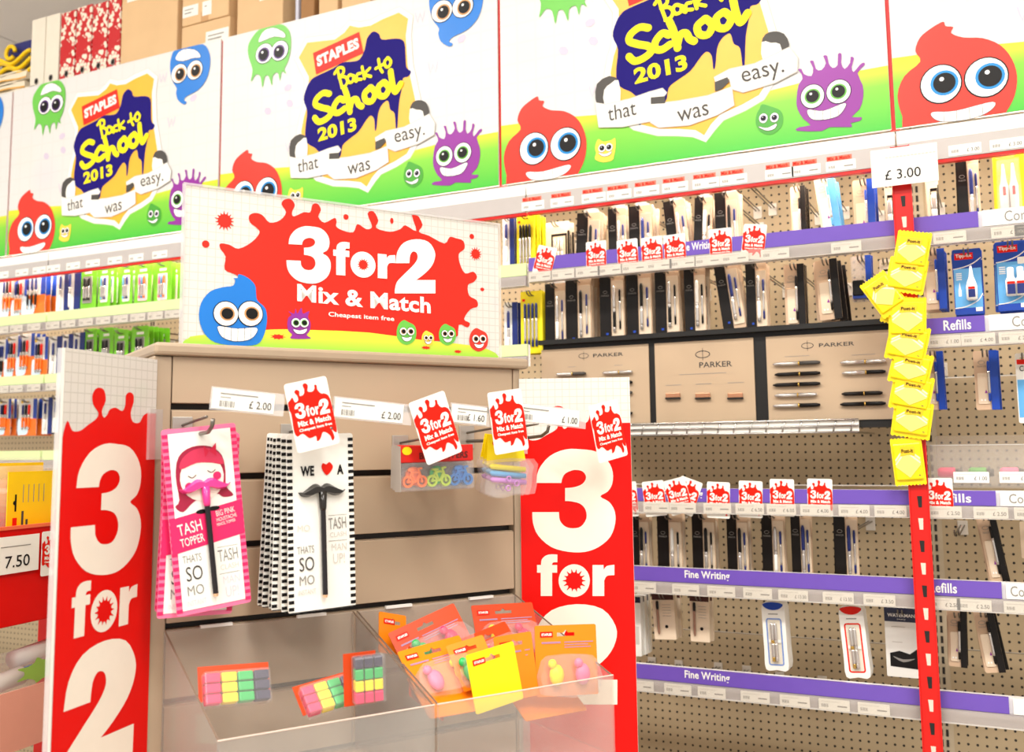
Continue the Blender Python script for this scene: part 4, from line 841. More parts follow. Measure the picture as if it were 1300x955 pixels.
# ---------------------------------------------------------------- red clip strip with note packs
CS = WALL.off(.03)
strip = thing('clip_strip', 'long red perforated metal strip hanging at the bay joint', 'clip strip', (0, YF-.03, 0))
zt_ = CS.uv(1146, 185)[1]; xs = CS.uv(1154, 400)[0]
MB().box(xs-.019, xs+.019, 0, .0015, .70, zt_).build('plate', redm, strip)
for s in (-1, 1): MB().box(xs+s*.019-.001, xs+s*.019+.001, -.004, .0015, .70, zt_).build('folded_edge', redm, strip)
MB().box(xs-.018, xs+.018, .0015, .03, 2.085, 2.10).build('top_hanger', redm, strip)
slotm = mat('slot_pale', (216, 206, 190), .5); z = .75; i = 0
while z < zt_-.1:
    MB().prism([(xs-.002, z), (xs+.005, z), (xs+.006, z+.024), (xs-.004, z+.024)], -.0006).build('slot', slotm if i % 2 else dark, strip)
    z += .047; i += 1
NOTES = [(1158, 318, 44, 46, 12, 1), (1151, 350, 50, 42, 13, 2), (1122, 374, 38, 50, -32, 2), (1152, 404, 48, 50, 3, 2), (1152, 436, 52, 44, 14, 1), (1156, 468, 52, 40, 15, 3), (1157, 499, 52, 44, 13, 1), (1158, 533, 50, 44, 10, 2), (1153, 586, 40, 58, -4, 0), (1141, 394, 40, 36, 18, 4)]
CSF = WALL.off(.04)
for i, (px, py, pw, ph, rt, lay) in enumerate(NOTES):
    pl = WALL.off(.036+.0052*(9-i) if i < 9 else .055); c = pl.hit(px, py); wd = pl.uv(px+pw/2, py)[0]-pl.uv(px-pw/2, py)[0]; h = pl.uv(px, py-ph/2)[1]-pl.uv(px, py+ph/2)[1]
    R = Matrix.Rotation(math.radians(rt), 4, 'Y'); lb = 'yellow sticky-note pack clipped to the red strip, ' + ['topmost of all', 'just under the topmost one', 'twisted outwards below the top pair', 'above the red gap side, near the middle', 'in the middle of the strand', 'squeezed above the clearly lettered one', 'with clear lettering below the middle', 'last before the lowest one', 'lowest and hanging upright', 'tucked behind the twisted one'][i]
    t = thing('sticky_note_pack', lb, 'note pack', group='yellow note packs on the clip strip'); t.matrix_world = Matrix.Translation(c) @ R
    n = 9; fr = []
    P = [(-wd/2, -h/2+.0), (-wd/2, h/2)]; zig = []
    for j in range(n): zig += [(-wd/2+wd*j/n, h/2), (-wd/2+wd*(j+.5)/n, h/2+.003)]
    zig.append((wd/2, h/2)); zag = []
    for j in range(n): zag += [(wd/2-wd*j/n, -h/2), (wd/2-wd*(j+.5)/n, -h/2-.003)]
    zag.append((-wd/2, -h/2))
    MB().prism(zig+zag, -.0008, 0).build('wrapper', postit, t)
    MB().box(-wd*.44, wd*.44, -.0075, -.0008, -h*.40, h*.40).build('note_block', postit, t, bevel=.003)
    Y = -.0076
    for j in range(4):
        s = .41*wd; zc = h*.04-j*h*.045; art(t, 'pale_note', [(-s, zc), (-s*.1, zc+h*.30), (s, zc+h*.02), (s*.05, zc-h*.26)], 1+j*.5, postpale if j % 2 == 0 else mat('note_mid', (240, 226, 120), .4), Y)
    q = [(-wd*.20, h*.12), (wd*.02, h*.15), (wd*.25, h*.12), (wd*.26, h*.32), (wd*.02, h*.34), (-wd*.20, h*.32)]; art(t, 'amber_patch', q, 4, amber, Y); text(t, 'Post-it', -wd*.16, wd*.21, h*.185, h*.275, black, Y, 5, bold=.03)
    art(t, 'small_mark', rect(wd*.3, wd*.36, -h*.32, -h*.30), 4, dgrey, Y)
pc = WALL.off(.05); xa, z1 = pc.uv(1105, 192); xb, z0 = pc.uv(1192, 229)
t = thing('price_card', 'large white price card reading three pounds in front of the red strip', 'price card', (0, YF-.05, 0))
MB().box(xa, xb, -.001, .0, z0, z1).build('card', paper, t); text(t, '£ 3.00', xa+.028, xb-.035, z0+.014, z0+.036, black, -.001, 1, bold=.004)
art(t, 'small_print', [rect(xa+.03+i*.0075, xa+.036+i*.0075, z1-.022, z1-.019) for i in range(14)], 1, lgrey, -.001)
MB().box(xa+.07, xa+.09, 0, .0185, z1-.05, z1-.03).build('holder', clearw, t)

# ================================================================ slatwall stand
S = Plane(59, 1.45)
ul = S.uv(215, 600)[0]; ur = S.uv(652, 600)[0]; zc0 = S.uv(430, 460)[1]; zc1 = zc0+.018
def sth(name, label, cat, group=None): return thing(name, label, cat, S.o, (0, 0, S.th), group)
st = sth('slatwall_stand', 'taupe slatwall display stand under the big splash sign', 'display stand')
ledge = .018
slots = [S.uv(240, 517)[1], S.uv(330, 605)[1], S.uv(400, 686.5)[1], S.uv(600, 757)[1]]
pit = (slots[0]-slots[3])/3
while slots[-1] > .25: slots.append(slots[-1]-pit)
zt = zc0; gap = .011
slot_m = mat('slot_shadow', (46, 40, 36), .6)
for i, z in enumerate(slots+[.12]):
    MB().box(ul+.001, ur-.001, 0, .016, z+gap/2, zt-.0005 if i == 0 else zt).build('slat', tan, st, bevel=.001); zt = z-gap/2
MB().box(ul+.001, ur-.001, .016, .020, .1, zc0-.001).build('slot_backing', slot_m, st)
for i, z in enumerate(slots): MB().box(ul+.001, ur-.001, .004, .0155, z-gap/2-.0002, z-gap/2+.0018).build('slot_lip', steel if 0 else tan2, st)
for a, b in ((ul-.026, ul-.0005), (ur+.0005, ur+.014)):
    MB().box(a, b, -.002, .30, 0, zc0-.001).build('post', tan2, st, bevel=.002)
MB().box(ul, ur, .28, .30, .1, zc0-.001).build('rear_panel', tan, st)
MB().box(ul-.026, ur+.014, -.002, .30, 0, .1).build('plinth', tan2, st, bevel=.002)
cl = S.uv(194, 440)[0]; cr_u = S.uv(667, 466)[0]
MB().box(cl, cr_u, -.012, .32, zc0, zc1).build('cap', tan2, st, bevel=.005)

# ---------------------------------------------------------------- big red splash sign on the cap
G = S.off(-.012); g6 = zz(220, 220, 3.023, 0, 0, G)
(xa, z1), (xb, z1b) = G.uv(236, 236), G.uv(632, 285); z1 = (z1+z1b)/2; z0 = zc1+.001
sg = thing('offer_sign', 'white sign with red paint splash standing on the slatwall stand', 'sign', G.o, (0, 0, S.th))
bd = MB().box(xa, xb, 0, .004, z0, z1).build('board', sign_paper, sg); Y = -.0001
for x in (xa-.0035, xb): MB().box(x, x+.0035, -.003, .006, z0, z1+.003).build('acrylic_edge', clearw, sg)
MB().box(xa, xb, -.003, .006, z1, z1+.003).build('acrylic_edge', clearw, sg)
MB().box(xa+.12, xb-.12, .006, .07, z0, z0+.003).build('acrylic_foot', clear, sg)
clampS = lambda P: [(min(max(x, xa+.001), xb-.001), min(max(z, z0+.0005), z1-.001)) for x, z in P]
SPL = [(180, 270), (215, 275), (250, 290), (300, 265), (330, 230), (320, 210), (295, 190), (290, 165), (310, 153), (340, 160), (370, 190), (410, 180), (432, 150), (415, 120), (425, 102), (450, 100), (466, 122), (455, 150), (462, 166), (500, 150), (525, 150), (533, 122), (552, 117), (566, 140), (556, 168), (580, 190), (618, 172), (626, 186), (625, 205), (650, 220), (690, 227), (706, 195), (740, 215), (762, 205), (745, 155), (768, 147), (786, 182), (778, 210), (830, 225), (870, 215), (890, 200), (932, 222), (915, 162), (932, 155), (956, 198), (942, 225), (980, 240), (1040, 270), (1060, 245), (1085, 250), (1112, 260), (1117, 290), (1095, 310), (1100, 350), (1120, 385), (1150, 378), (1165, 398), (1152, 418), (1130, 430), (1135, 470), (1163, 487), (1167, 512), (1140, 522), (1115, 560), (1137, 575), (1128, 592), (1095, 582), (1070, 640), (850, 640), (530, 640), (340, 640), (310, 480), (300, 430), (240, 390), (197, 370), (200, 320), (180, 290)]
def SA(nm, P, ly, m_): return art(bd, nm, P, ly, m_, Y)
SA('red_splash', clampS(sm(mp(g6, SPL), 3)), 1, sred)
cx_, cz_ = g6(197, 183); SA('red_splat', splat(cx_, cz_, .0118, 15, .3, 3), 1, sred); cx_, cz_ = g6(1160, 310); SA('red_splat', splat(cx_, cz_, .0095, 14, .3, 5), 1, sred)
SA('red_drop', [ell(*g6(124, 272), .0055), ell(*g6(662, 168), .0045), ell(*g6(838, 183), .003, .005), ell(*g6(1145, 243), .0045), ell(*g6(1185, 446), .004, .003)], 1, sred)
SA('offer_digits', [mp(g6, [(433+x*170, 420-z*220+x*8) for x, z in D3]), mp(g6, [(848+x*156, 462-z*208) for x, z in D2])], 3, paper)
word_for(bd, lambda u, v: g6(612+238*u, 390+18*u-(130-6*u)*v), paper, Y, 3, sred, .0085)
text(bd, 'Mix & Match', 0, 0, 0, 0, paper, Y, 3, bold=.032, quad=mp(g6, [(474, 492), (986, 540), (474, 425)]))
text(bd, 'Cheapest item free', 0, 0, 0, 0, paper, Y, 3, bold=.02, quad=mp(g6, [(594, 555), (846, 573), (594, 532)]))
SA('printed_grass', clampS(sm(mp(g6, [(30, 650), (60, 632), (100, 622), (380, 600), (530, 602), (750, 612), (950, 640), (1150, 662), (1235, 690), (1240, 720), (600, 690), (30, 655)]), 2)), 2, gradient('sign_grass', z0, z0+.035, [(0, (150, 210, 70)), (1, (246, 230, 60))]))
def smon(name, P, m_, E, iris, sml, look=(0, 0), teeth=0):
    SA(name, clampS(sm(mp(g6, P), 3)), 3, m_)
    for nm, kk, mm, l2 in (('eye_outline', 1.08, black, 4), ('eye', 1, sky, 5), ('iris', .7, iris, 6), ('pupil', .55, black, 7)):
        L = []
        for x, y, r in E:
            c = g6(x+(look[0]*r if l2 > 5 else 0), y); R_ = abs(g6(x+r, y)[0]-c[0]); L.append(ell(c[0], c[1], R_*kk, (R_*.92 if l2 > 5 else R_)*kk, 20))
        SA(nm, L, l2, mm)
    p = sm(mp(g6, sml), 3); SA('smile_outline', grow(p, .0006), 4, dgrey); SA('smile', p, 5, sky)
    if teeth:
        a = min(q[0] for q in p); b = max(q[0] for q in p); L = []
        for i in range(1, teeth):
            x = a+(b-a)*i/teeth; zc = [q[1] for q in sorted(p, key=lambda q: abs(q[0]-x))[:6]]; L.append(rect(x-.0003, x+.0003, min(zc), max(zc)))
        SA('teeth_lines', L, 6, dgrey)
smon('printed_blue_blob', [(98, 560), (105, 500), (140, 455), (190, 438), (228, 432), (236, 410), (228, 404), (246, 402), (250, 388), (285, 402), (312, 430), (316, 462), (322, 490), (352, 520), (358, 570), (345, 625), (318, 658), (240, 662), (160, 650), (118, 615)], c_blue, [(200, 540, 46), (294, 540, 46)], i_amber, [(168, 592), (190, 590), (245, 598), (316, 594), (312, 620), (285, 640), (230, 645), (185, 628)], (.1, 0), 6)
smon('printed_purple_blob', [(436, 580), (440, 555), (452, 545), (440, 530), (462, 540), (468, 520), (474, 540), (490, 517), (496, 540), (520, 530), (515, 552), (525, 575), (522, 605), (510, 622), (525, 635), (450, 635), (455, 620), (440, 605)], c_pur, [(468, 575, 17), (500, 575, 17)], i_green, [(458, 600), (483, 605), (510, 598), (500, 615), (472, 616)])
for P0, m_ in (((893, 612, 38), c_green), ((1050, 620, 33), c_green), ((1170, 640, 36), c_red), ((975, 635, 24), c_yel)):
    x, y, r = P0; smon('printed_small_blob', [(x-r, y), (x-r*.8, y-r*.8), (x-r*.3, y-r*1.25), (x+r*.2, y-r*1.05), (x+r*.8, y-r*.7), (x+r, y), (x+r*.8, y+r*.8), (x, y+r*1.25), (x-r*.8, y+r*.8)], m_, [(x-r*.35, y-r*.1, r*.36), (x+r*.4, y-r*.1, r*.36)], i_amber, [(x-r*.5, y+r*.45), (x, y+r*.55), (x+r*.5, y+r*.42), (x+r*.3, y+r*.8), (x-r*.2, y+r*.85)])
SA('red_puddle', [splat(*g6(400, 628), .0075, 9, .3, 2, 1.3, .5), splat(*g6(968, 670), .006, 9, .3, 4, 1.3, .4), splat(*g6(1090, 685), .005, 9, .3, 6, 1.3, .5)], 2.5, sred)

# ---------------------------------------------------------------- tall wing banners
right_pt = S.at(ur+.012, 0, -.02)
BR = Plane(22, through=S.at(ur+.012, 1, .006)); bw_ = BR.uv(802, 600)[0]-BR.uv(660, 600)[0]; bx = BR.uv(660, 600)[0]; bz1 = BR.uv(730, 480)[1]
BL = Plane(100.5, through=S.at(ul-.03, 1, .012)); lx1 = BL.uv(196, 600)[0]; lx0 = BL.uv(77, 600)[0]; lz1 = (BL.uv(80, 439)[1]+BL.uv(195, 458)[1])/2
print('banner widths', bw_, lx1-lx0, 'tops', bz1, lz1, 'stand', ul, ur, zc0)
def brf(x, y):                               # r1-zoom coordinates -> banner fractions (width units, from top)
    u, z = BR.uv(640+x/3.18, 580+y/3.18); return ((u-bx)/bw_, (z-bz1)/bw_)
def blf(x, y):
    u, z = BL.uv(x/3.939, 420+y/3.939); return ((u-lx0)/(lx1-lx0), (z-lz1)/(lx1-lx0))
def banner(name, label, pl, x0, wd, z1):
    t = thing(name, label, 'banner', pl.at(x0, 0), (0, 0, pl.th), group='tall offer banners on the stand')
    hh = z1-.12; b = MB().box(0, wd, 0, .004, .12, z1).build('board', sign_paper, t)
    def F(P): return [(min(max(x*wd, .0005), wd-.0005), z1+z*wd) for x, z in P]
    top = sm([(0, -.62), (0, -.60)]+mp(blf, [(335, 450), (360, 500), (400, 500), (440, 470), (480, 440), (490, 410), (465, 370), (460, 325), (475, 293), (497, 285), (520, 300), (527, 350), (508, 400), (517, 435), (535, 420), (547, 395), (577, 385), (610, 402), (625, 370), (628, 325), (645, 308), (665, 320), (666, 360), (652, 410), (662, 455), (695, 460), (715, 425), (735, 412)]), 3, False)
    top = [(x, z*1.0) for x, z in top]
    art(b, 'red_splash', F([(0, -4.0*0-(z1-.13)/wd)]+[(0, top[0][1])]+top+[(1, top[-1][1]), (1, -(z1-.13)/wd)]), 1, red, 0)
    d3 = mp(brf, [(114+x*336, 386-z*418) for x, z in D3]); d2 = mp(brf, [(112+x*345, 1000-z*405) for x, z in D2])
    art(b, 'offer_digits', [F(d3), F(d2)], 2, cream, 0)
    word_for(b, lambda u, v: F(mp(brf, [(133+312*u, 562-168*v)]))[0], cream, 0, 2, red, .083*wd)
    for x in (.0005, wd-.0035): MB().box(x, x+.003, .004, .012, .12, z1).build('stiffener', clearw, t)
    return t
tb = banner('wing_banner', 'tall red offer banner facing the aisle, between the stand and the pen bay', BR, bx, bw_, bz1)
tb2 = banner('wing_banner', 'tall red offer banner turned edge-on, between the stand and the yellow tape bin', BL, lx0, lx1-lx0, lz1)
for t_, wd in ((tb, 0), (tb2, lx1-lx0)):
    MB().box(wd-.006, wd+.012, -.004, .016, .9, 1.0).build('clip', clearw, t_); 
    MB().box(wd-.02 if wd else -.006, wd+.014 if wd else .014, -.005, .016, 1.44, 1.51).build('clip', clearw, t_)
    MB().box(wd-.02 if wd else 0, wd if wd else .02, .004, .03, 0, .14).build('foot', steel, t_)

# ---------------------------------------------------------------- stand hooks, price holders, packs
def shook(u, z, L, label):
    t = sth('slatwall_hook', label, 'hook', 'slatwall hooks'); 
    MB().box(u-.014, u+.014, -.004, -.0003, z-.03, z+.008).build('back_plate', mat('zinc', (186, 182, 174), .3, .6), t, bevel=.001)
    MB().box(u-.012, u+.012, -.0003, .006, z-.002, z+.004).build('slot_lip', steel, t)
    MB().tube([(u, -.004, z-.018), (u, -L*.6, z-.018), (u, -L+.02, z-.016), (u, -L+.004, z-.009), (u, -L, z+.0)], .0028, 8).build('prong', dsteel, t, smooth=True)
    MB().tube([(u, -.004, z-.004), (u, -L+.03, z+.004)], .002, 8).build('label_arm', dsteel, t, smooth=True)
zs0 = slots[0]
def holder(px0, py0, px1, py1, e, price, label, rt=5, show=None):
    pl = S.off(e); c = pl.hit((px0+px1)/2, (py0+py1)/2); wd = pl.uv(px1, py1)[0]-pl.uv(px0, py1)[0]; h = .030
    t = thing('price_holder', label, 'price holder', group='price holders on the stand'); t.matrix_world = Matrix.Translation(c) @ Matrix.Rotation(S.th, 4, 'Z') @ Matrix.Rotation(math.radians(rt), 4, 'Y')
    MB().box(-wd/2, wd/2, 0, .0012, -h/2, h/2).build('sleeve', clearw, t); MB().box(-wd/2+.002, wd/2-.014 if wd > .07 else wd/2-.002, -.0006, -.0001, -h/2+.002, h/2-.002).build('label_card', paper, t)
    x0 = -wd/2
    if wd > .07:
        art(t, 'barcode', [rect(x0+.012+i*.0023, x0+.012+i*.0023+(.0009 if i % 3 else .0016), -.010, -.002) for i in range(9)], 1, mgrey, -.0007); art(t, 'small_print', [rect(x0+.012, x0+.062, .0065, .008), rect(x0+.012, x0+.026, .002, .003)], 1, mgrey, -.0007)
        text(t, '£ '+price, wd/2-.048, wd/2-.018, -.009, .001, dgrey, -.0007, 1, bold=.004)
    else: text(t, '£ '+price, -wd/2+.004, wd/2-.006, -.009, .001, dgrey, -.0007, 1, bold=.004)
    MB().box(wd*.1, wd*.1+.012, .0012, .006, -h/2, h/2).build('arm_clip', clearw, t)
holder(268, 510, 362, 510, .16, '2.00', 'white two-pound price holder above the pink moustache cards')
holder(424, 522, 524, 522, .16, '2.00', 'white two-pound price holder between the striped cards and the bicycle packs')
holder(572, 527, 628, 527, .16, '1.60', 'white price holder mostly hidden between two offer tags')
holder(655, 528, 745, 528, .16, '1.00', 'white one-pound price holder in front of the right banner')
for px, py, rt, lb in ((396, 526, 13, 'offer tag hanging in front of the striped moustache cards'), (553, 543, 19, 'strongly tilted offer tag over the bicycle packs'), (645, 535, 8, 'offer tag over the yellow-topped pencil pack'), (772, 547, 12, 'offer tag overlapping the tall red banner')):
    put_tag(S, px, py, .165, rt, 'red and white '+lb, sc=1.03)
hooku = []
def spack_place(t, px, py, e, rt, yw=0):    # hang a pack so its top-centre hole is at px,py
    c = S.off(e).hit(px, py); t.matrix_world = Matrix.Translation(c) @ Matrix.Rotation(S.th+math.radians(yw), 4, 'Z') @ Matrix.Rotation(math.radians(-rt), 4, 'Y'); return c
CW, CH = .099, .244
hairm = mat('hair_pink', (206, 48, 84), .5); tash_p = mat('pink_plastic', (236, 60, 140), .25); tash_b = mat('black_plastic', (40, 36, 32), .2); pencil_m = mat('black_pencil', (30, 26, 30), .35)
TASH = [(-.034, .002), (-.029, -.004), (-.018, -.005), (-.006, 0), (0, -.003), (.006, 0), (.018, -.005), (.029, -.004), (.035, .003), (.031, .001), (.024, .005), (.012, .012), (.005, .012), (0, .009), (-.005, .012), (-.012, .012), (-.024, .004), (-.031, .000)]
def tash_card(kind):
    t = thing('moustache_pencil_card', '', 'novelty pencil'); x0, x1, z0, z1 = -CW/2, CW/2, -CH+.012, .012
    pinky = kind == 'pink'
    b = MB().prism(rrect(x0, x1, z0, z1, .004), -.0012, 0, holes=[rrect(-.013, .013, -.004, .002, .0028, 2)]).build('card', pinkl if pinky else paper, t); Y = -.0013
    def A(nm, P, ly, m_): return art(b, nm, P, ly, m_, Y)
    L = []
    n = 26
    for i in range(n):
        z = z0+.004+i*(CH-.006)/n
        for xa, xb in ((x0+.0003, x0+.008), (x1-.008, x1-.0003)): L.append(rect(xa, xb, z, z+.0046))
    A('border_stripes', L[::2], 1, pink if pinky else black); A('border_stripes', L[1::2], 1, pink if pinky else black)
    if pinky:
        A('white_panel', rect(x0+.008, x1-.008, z0+.006, z1-.006), 1.2, paper)
        A('pink_band', [(x0+.001, -.106), (x1-.001, -.092), (x1-.001, -.138), (x0+.001, -.152)], 2, pink)
        A('hair_back', sm([(-.030, -.025), (-.012, -.014), (.012, -.016), (.027, -.030), (.030, -.052), (.029, -.072), (.038, -.085), (.024, -.086), (.014, -.080), (-.014, -.086), (-.030, -.098), (-.040, -.090), (-.034, -.082), (-.036, -.05)], 3), 2, mat('hair_dark', (160, 24, 60), .5))
        A('face', ell(-.002, -.056, .029, .031), 3, mat('face_cream', (244, 234, 220), .5)); A('hair_fringe', sm([(-.030, -.042), (-.026, -.028), (-.010, -.018), (.010, -.018), (.024, -.028), (.028, -.042), (.012, -.038), (-.008, -.036)], 3), 4, hairm)
        A('bow', [[(.010, -.022), (.003, -.014), (.004, -.030)], [(.010, -.022), (.020, -.012), (.019, -.030)]], 5, mat('bow_red', (206, 20, 60), .5))
        A('cheek', [ell(-.020, -.066, .0055), ell(.018, -.056, .0055)], 4, pink); A('eyelash', stroke([(-.020, -.052), (-.015, -.055), (-.010, -.052)], .0012, 3)+stroke([(.006, -.048), (.011, -.051), (.016, -.048)], .0012, 3), 4, dgrey)
        A('neck_bow', [ell(-.006, -.101, .008, .003), ell(.010, -.099, .008, .003)], 2.5, black)
        text(b, 'TASH', x0+.010, -.008, -.127, -.112, paper, Y, 3, bold=.004, rot=.13); text(b, 'TOPPER', x0+.012, -.006, -.142, -.131, paper, Y, 3, bold=.004, rot=.13)
        text(b, 'BIG PINK', .012, x1-.012, -.109, -.1015, paper, Y, 3, rot=.13); text(b, 'MOUSTACHE', .012, x1-.010, -.116, -.111, paper, Y, 3, rot=.13); text(b, 'PENCIL TOPPER', .012, x1-.012, -.122, -.118, paper, Y, 3, rot=.13)
        zz0 = -.155
    else:
        text(b, 'WE', -.030, -.010, -.046, -.032, black, Y, 2, bold=.04); text(b, 'A', .024, .034, -.046, -.032, black, Y, 2, bold=.04)
        A('red_heart', sm([(.008, -.046), (.001, -.036), (.003, -.029), (.008, -.031), (.013, -.028), (.018, -.034), (.015, -.041)], 3), 2, tagred)
        text(b, 'MO', x0+.014, x0+.032, -.122, -.113, lgrey, Y, 2); zz0 = -.142
        A('dark_foot', rect(x0+.001, x1-.001, z0+.0003, z0+.0016), 2, black)
    text(b, 'THATS', x0+.013, -.012, zz0-.010, zz0, mgrey, Y, 2, rot=.03); text(b, 'SO', x0+.016, -.012, zz0-.034, zz0-.015, dgrey, Y, 2, rot=.03); text(b, 'MO', x0+.016, -.012, zz0-.053, zz0-.040, mgrey, Y, 2, rot=.03); text(b, 'INSTANT', x0+.014, -.010, zz0-.066, zz0-.059, pinkp if pinky else lgrey, Y, 2, rot=.03)
    k = zz0+.008 if pinky else -.098
    text(b, 'TASH', .010, x1-.013, k-.024, k-.008, mgrey, Y, 2, rot=.03); text(b, 'CLASH', .012, x1-.013, k-.035, k-.028, lgrey, Y, 2, rot=.03); text(b, 'MAN', .014, x1-.013, k-.054, k-.044, pinkp if pinky else lgrey, Y, 2); text(b, 'UP!', .016, x1-.016, k-.072, k-.058, pinkp if pinky else lgrey, Y, 2)
    A('rule_line', [rect(.010, x1-.012, k-.0405, k-.0398), rect(.010, x1-.012, k-.005, k-.0044)], 2, mgrey)
    zc = -.070
    pm = tash_p if pinky else tash_b
    p = sm([(x, zc+z) for x, z in TASH], 3)
    mo = MB().prism(p, -.012, -.0022).build('moustache_topper', pm, t)
    bm = bmesh.new(); bm.from_mesh(mo.data); bmesh.ops.remove_doubles(bm, verts=bm.verts, dist=1e-6)
    for v in bm.verts:
        if v.co.y < -.008: v.co.x *= .93; v.co.z = zc+.003+(v.co.z-zc-.003)*.62
    bm.to_mesh(mo.data); bm.free()
    MB().tube([(0, -.008, zc+.002), (0, -.008, zc-.020), (0, -.008, zc-.024)], .005, 12, [.0058, .005, .0042]).build('topper_socket', pm, mo, smooth=True)
    pe = MB().tube([(0, -.008, zc-.020), (.001, -.008, -CH+.034)], .0038, 6).build('pencil', pencil_m, t); MB().tube([(.001, -.008, -CH+.034), (.001, -.008, -CH+.030)], .0038, 6, [.0038, .0030]).build('pencil_end', mat('pencil_wood', (220, 180, 140), .6), pe)
    return t
pk = tash_card('pink'); bk = tash_card('black')
for i, (px, py, e, rt) in enumerate([(253, 553, .095, 6.3), (258, 560, .080, -1.5), (252, 556, .065, 1), (256, 557, .050, -2)]):
    o = pk if i == 0 else dup(pk); spack_place(o, px, py, e, rt); o['label'] = 'pink bordered moustache pencil card, tilted in front of its stack' if i == 0 else 'pink bordered moustache pencil card stacked behind the tilted front one'; o['group'] = 'pink moustache pencil cards'
for i, (px, py, e, rt) in enumerate([(406, 562, .115, 1.6), (399, 562, .101, 1), (393, 562, .087, -1), (388, 562, .073, -.5), (384, 562, .059, -2), (380, 562, .045, -2.5)]):
    o = bk if i == 0 else dup(bk); spack_place(o, px, py, e, rt); o['label'] = 'black striped moustache pencil card at the front of its stack' if i == 0 else 'black striped moustache pencil card fanned out behind the front one'; o['group'] = 'black striped moustache pencil cards'
def hook_at(px, py, e, L, lb):
    c = S.off(e).hit(px, py); u = (c-S.o).dot(S.ax); shook(u, c.z+.019, L, lb)
hook_at(254, 552, .095, .155, 'grey slatwall hook carrying the pink moustache cards'); hook_at(403, 560, .115, .165, 'grey slatwall hook carrying the black striped moustache cards')
hook_at(548, 574, .11, .15, 'grey slatwall hook carrying the bicycle eraser packs'); hook_at(640, 560, .12, .15, 'grey slatwall hook carrying the yellow-topped pencil packs'); hook_at(688, 556, .12, .14, 'grey slatwall hook beside the right banner')
# bicycle eraser packs
def bike(parent, x, z, m_, s=1):
    o = MB()
    for dx in (-.0115, .0115):
        o.prism(ell(x+dx*s, z, .0088*s, n=18), -.010, -.005, holes=[ell(x+dx*s, z, .0055*s, n=18)]); o.prism(ell(x+dx*s, z, .0022*s, n=8), -.010, -.005)
    for pth in ([(-.0115, 0), (-.005, .012), (.008, .012), (.0115, 0)], [(-.005, .012), (.001, 0), (.008, .012)], [(-.0115, 0), (.001, 0)], [(.008, .012), (.006, .018), (.011, .019)], [(-.005, .012), (-.006, .016)], [(-.010, .0165), (-.002, .0165)]):
        for k, q in enumerate(stroke([(x+a*s, z+b*s) for a, b in pth], .003*s, 2)): o.prism(q, -.0095-k*1.5e-5-pth[0][0]*.01, -.0055)
    return o.build('bicycle_eraser', m_, parent)
def bike_pack():
    t = thing('bicycle_eraser_pack', '', 'eraser pack'); w2 = .062
    MB().box(-w2, w2, -.012, 0, -.020, .004).build('red_header', mat('header_red', (206, 28, 20), .35), t, bevel=.001)
    text(t, 'BIKE TOPPERS', -.03, .052, -.016, -.006, mat('header_ink', (90, 20, 16), .5), -.0122, 1, bold=.03)
    art(t, 'yellow_flash', ell(-.050, -.003, .008, .006, 14), 1, yel2, -.0122)
    for x, m_ in ((-.036, mat('toy_orange', (240, 110, 20), .3)), (.004, mat('toy_lime', (176, 206, 40), .3)), (.042, mat('toy_blue', (10, 112, 190), .3))):
        bike(t, x, -.048, m_)
        MB().ball((x, -.004, -.040), .014, 1, .15, 1).build('backing_toy', m_ if x != .004 else mat('toy_green', (40, 180, 90), .3), t, smooth=True)
    MB().box(-w2, w2, -.016, -.0005, -.062, -.0205).build('clear_bag', clear2, t, bevel=.003)
    MB().box(-w2-.0008, -w2, -.016, 0, -.062, .004).build('bag_seam', mat('seam_grey', (170, 160, 150), .3), t)
    return t
bp = bike_pack()
for i in range(6):
    o = bp if i == 0 else dup(bp); spack_place(o, 550-1.5*i, 569+(i % 2), .125-.017*i, 1-i*.5); o['label'] = 'clear pack of three bicycle toppers at the front of its hook' if i == 0 else 'clear bicycle topper pack stacked behind the front one'; o['group'] = 'bicycle topper packs'
# pencil packs with yellow header
def pencil_pack():
    t = thing('novelty_pencil_pack', '', 'pencil pack')
    MB().prism([(-.030, .012), (.030, .012), (.036, -.030), (-.036, -.030)], -.001, 0).build('yellow_header', yellowc, t); art(t, 'red_flash', ell(-.016, .0, .008, .005, 12), 1, tagred, -.0011)
    for i, (m_, z) in enumerate(((ylwcard, -.040), (lblue, -.050), (mat('lilac', (200, 130, 210), .3), -.060))):
        p = MB().tube([(-.034, -.006, z+.006), (-.03, -.006, z+.005), (.03, -.006, z-.004)], .0042, 8, [.001, .0042, .0042]).build('pencil', m_, t, smooth=True)
    for k, (x, z) in enumerate(((-.004, -.056), (.010, -.064), (-.006, -.070))): MB().tube([(x+.004*math.cos(a), -.012, z+.004*math.sin(a)) for a in (i*math.pi/4 for i in range(9))], .0012, 6).build('ring', mat('lilac', (200, 130, 210), .3), t)
    pts = [(-.040, -.026), (.042, -.028), (.046, -.05), (.040, -.082), (.01, -.079), (-.02, -.084), (-.042, -.076), (-.038, -.05)]
    MB().prism(sm(pts, 2), -.016, -.0015).build('clear_bag', clear2, t)
    return t
pp = pencil_pack()
for i in range(3):
    o = pp if i == 0 else dup(pp); spack_place(o, 641-3*i, 562, .13-.022*i, 3-4*i); o['label'] = 'clear pencil pack with yellow header at the front, beside the bicycle packs' if i == 0 else 'clear pencil pack with yellow header tucked behind the front one'; o['group'] = 'yellow-headed pencil packs'

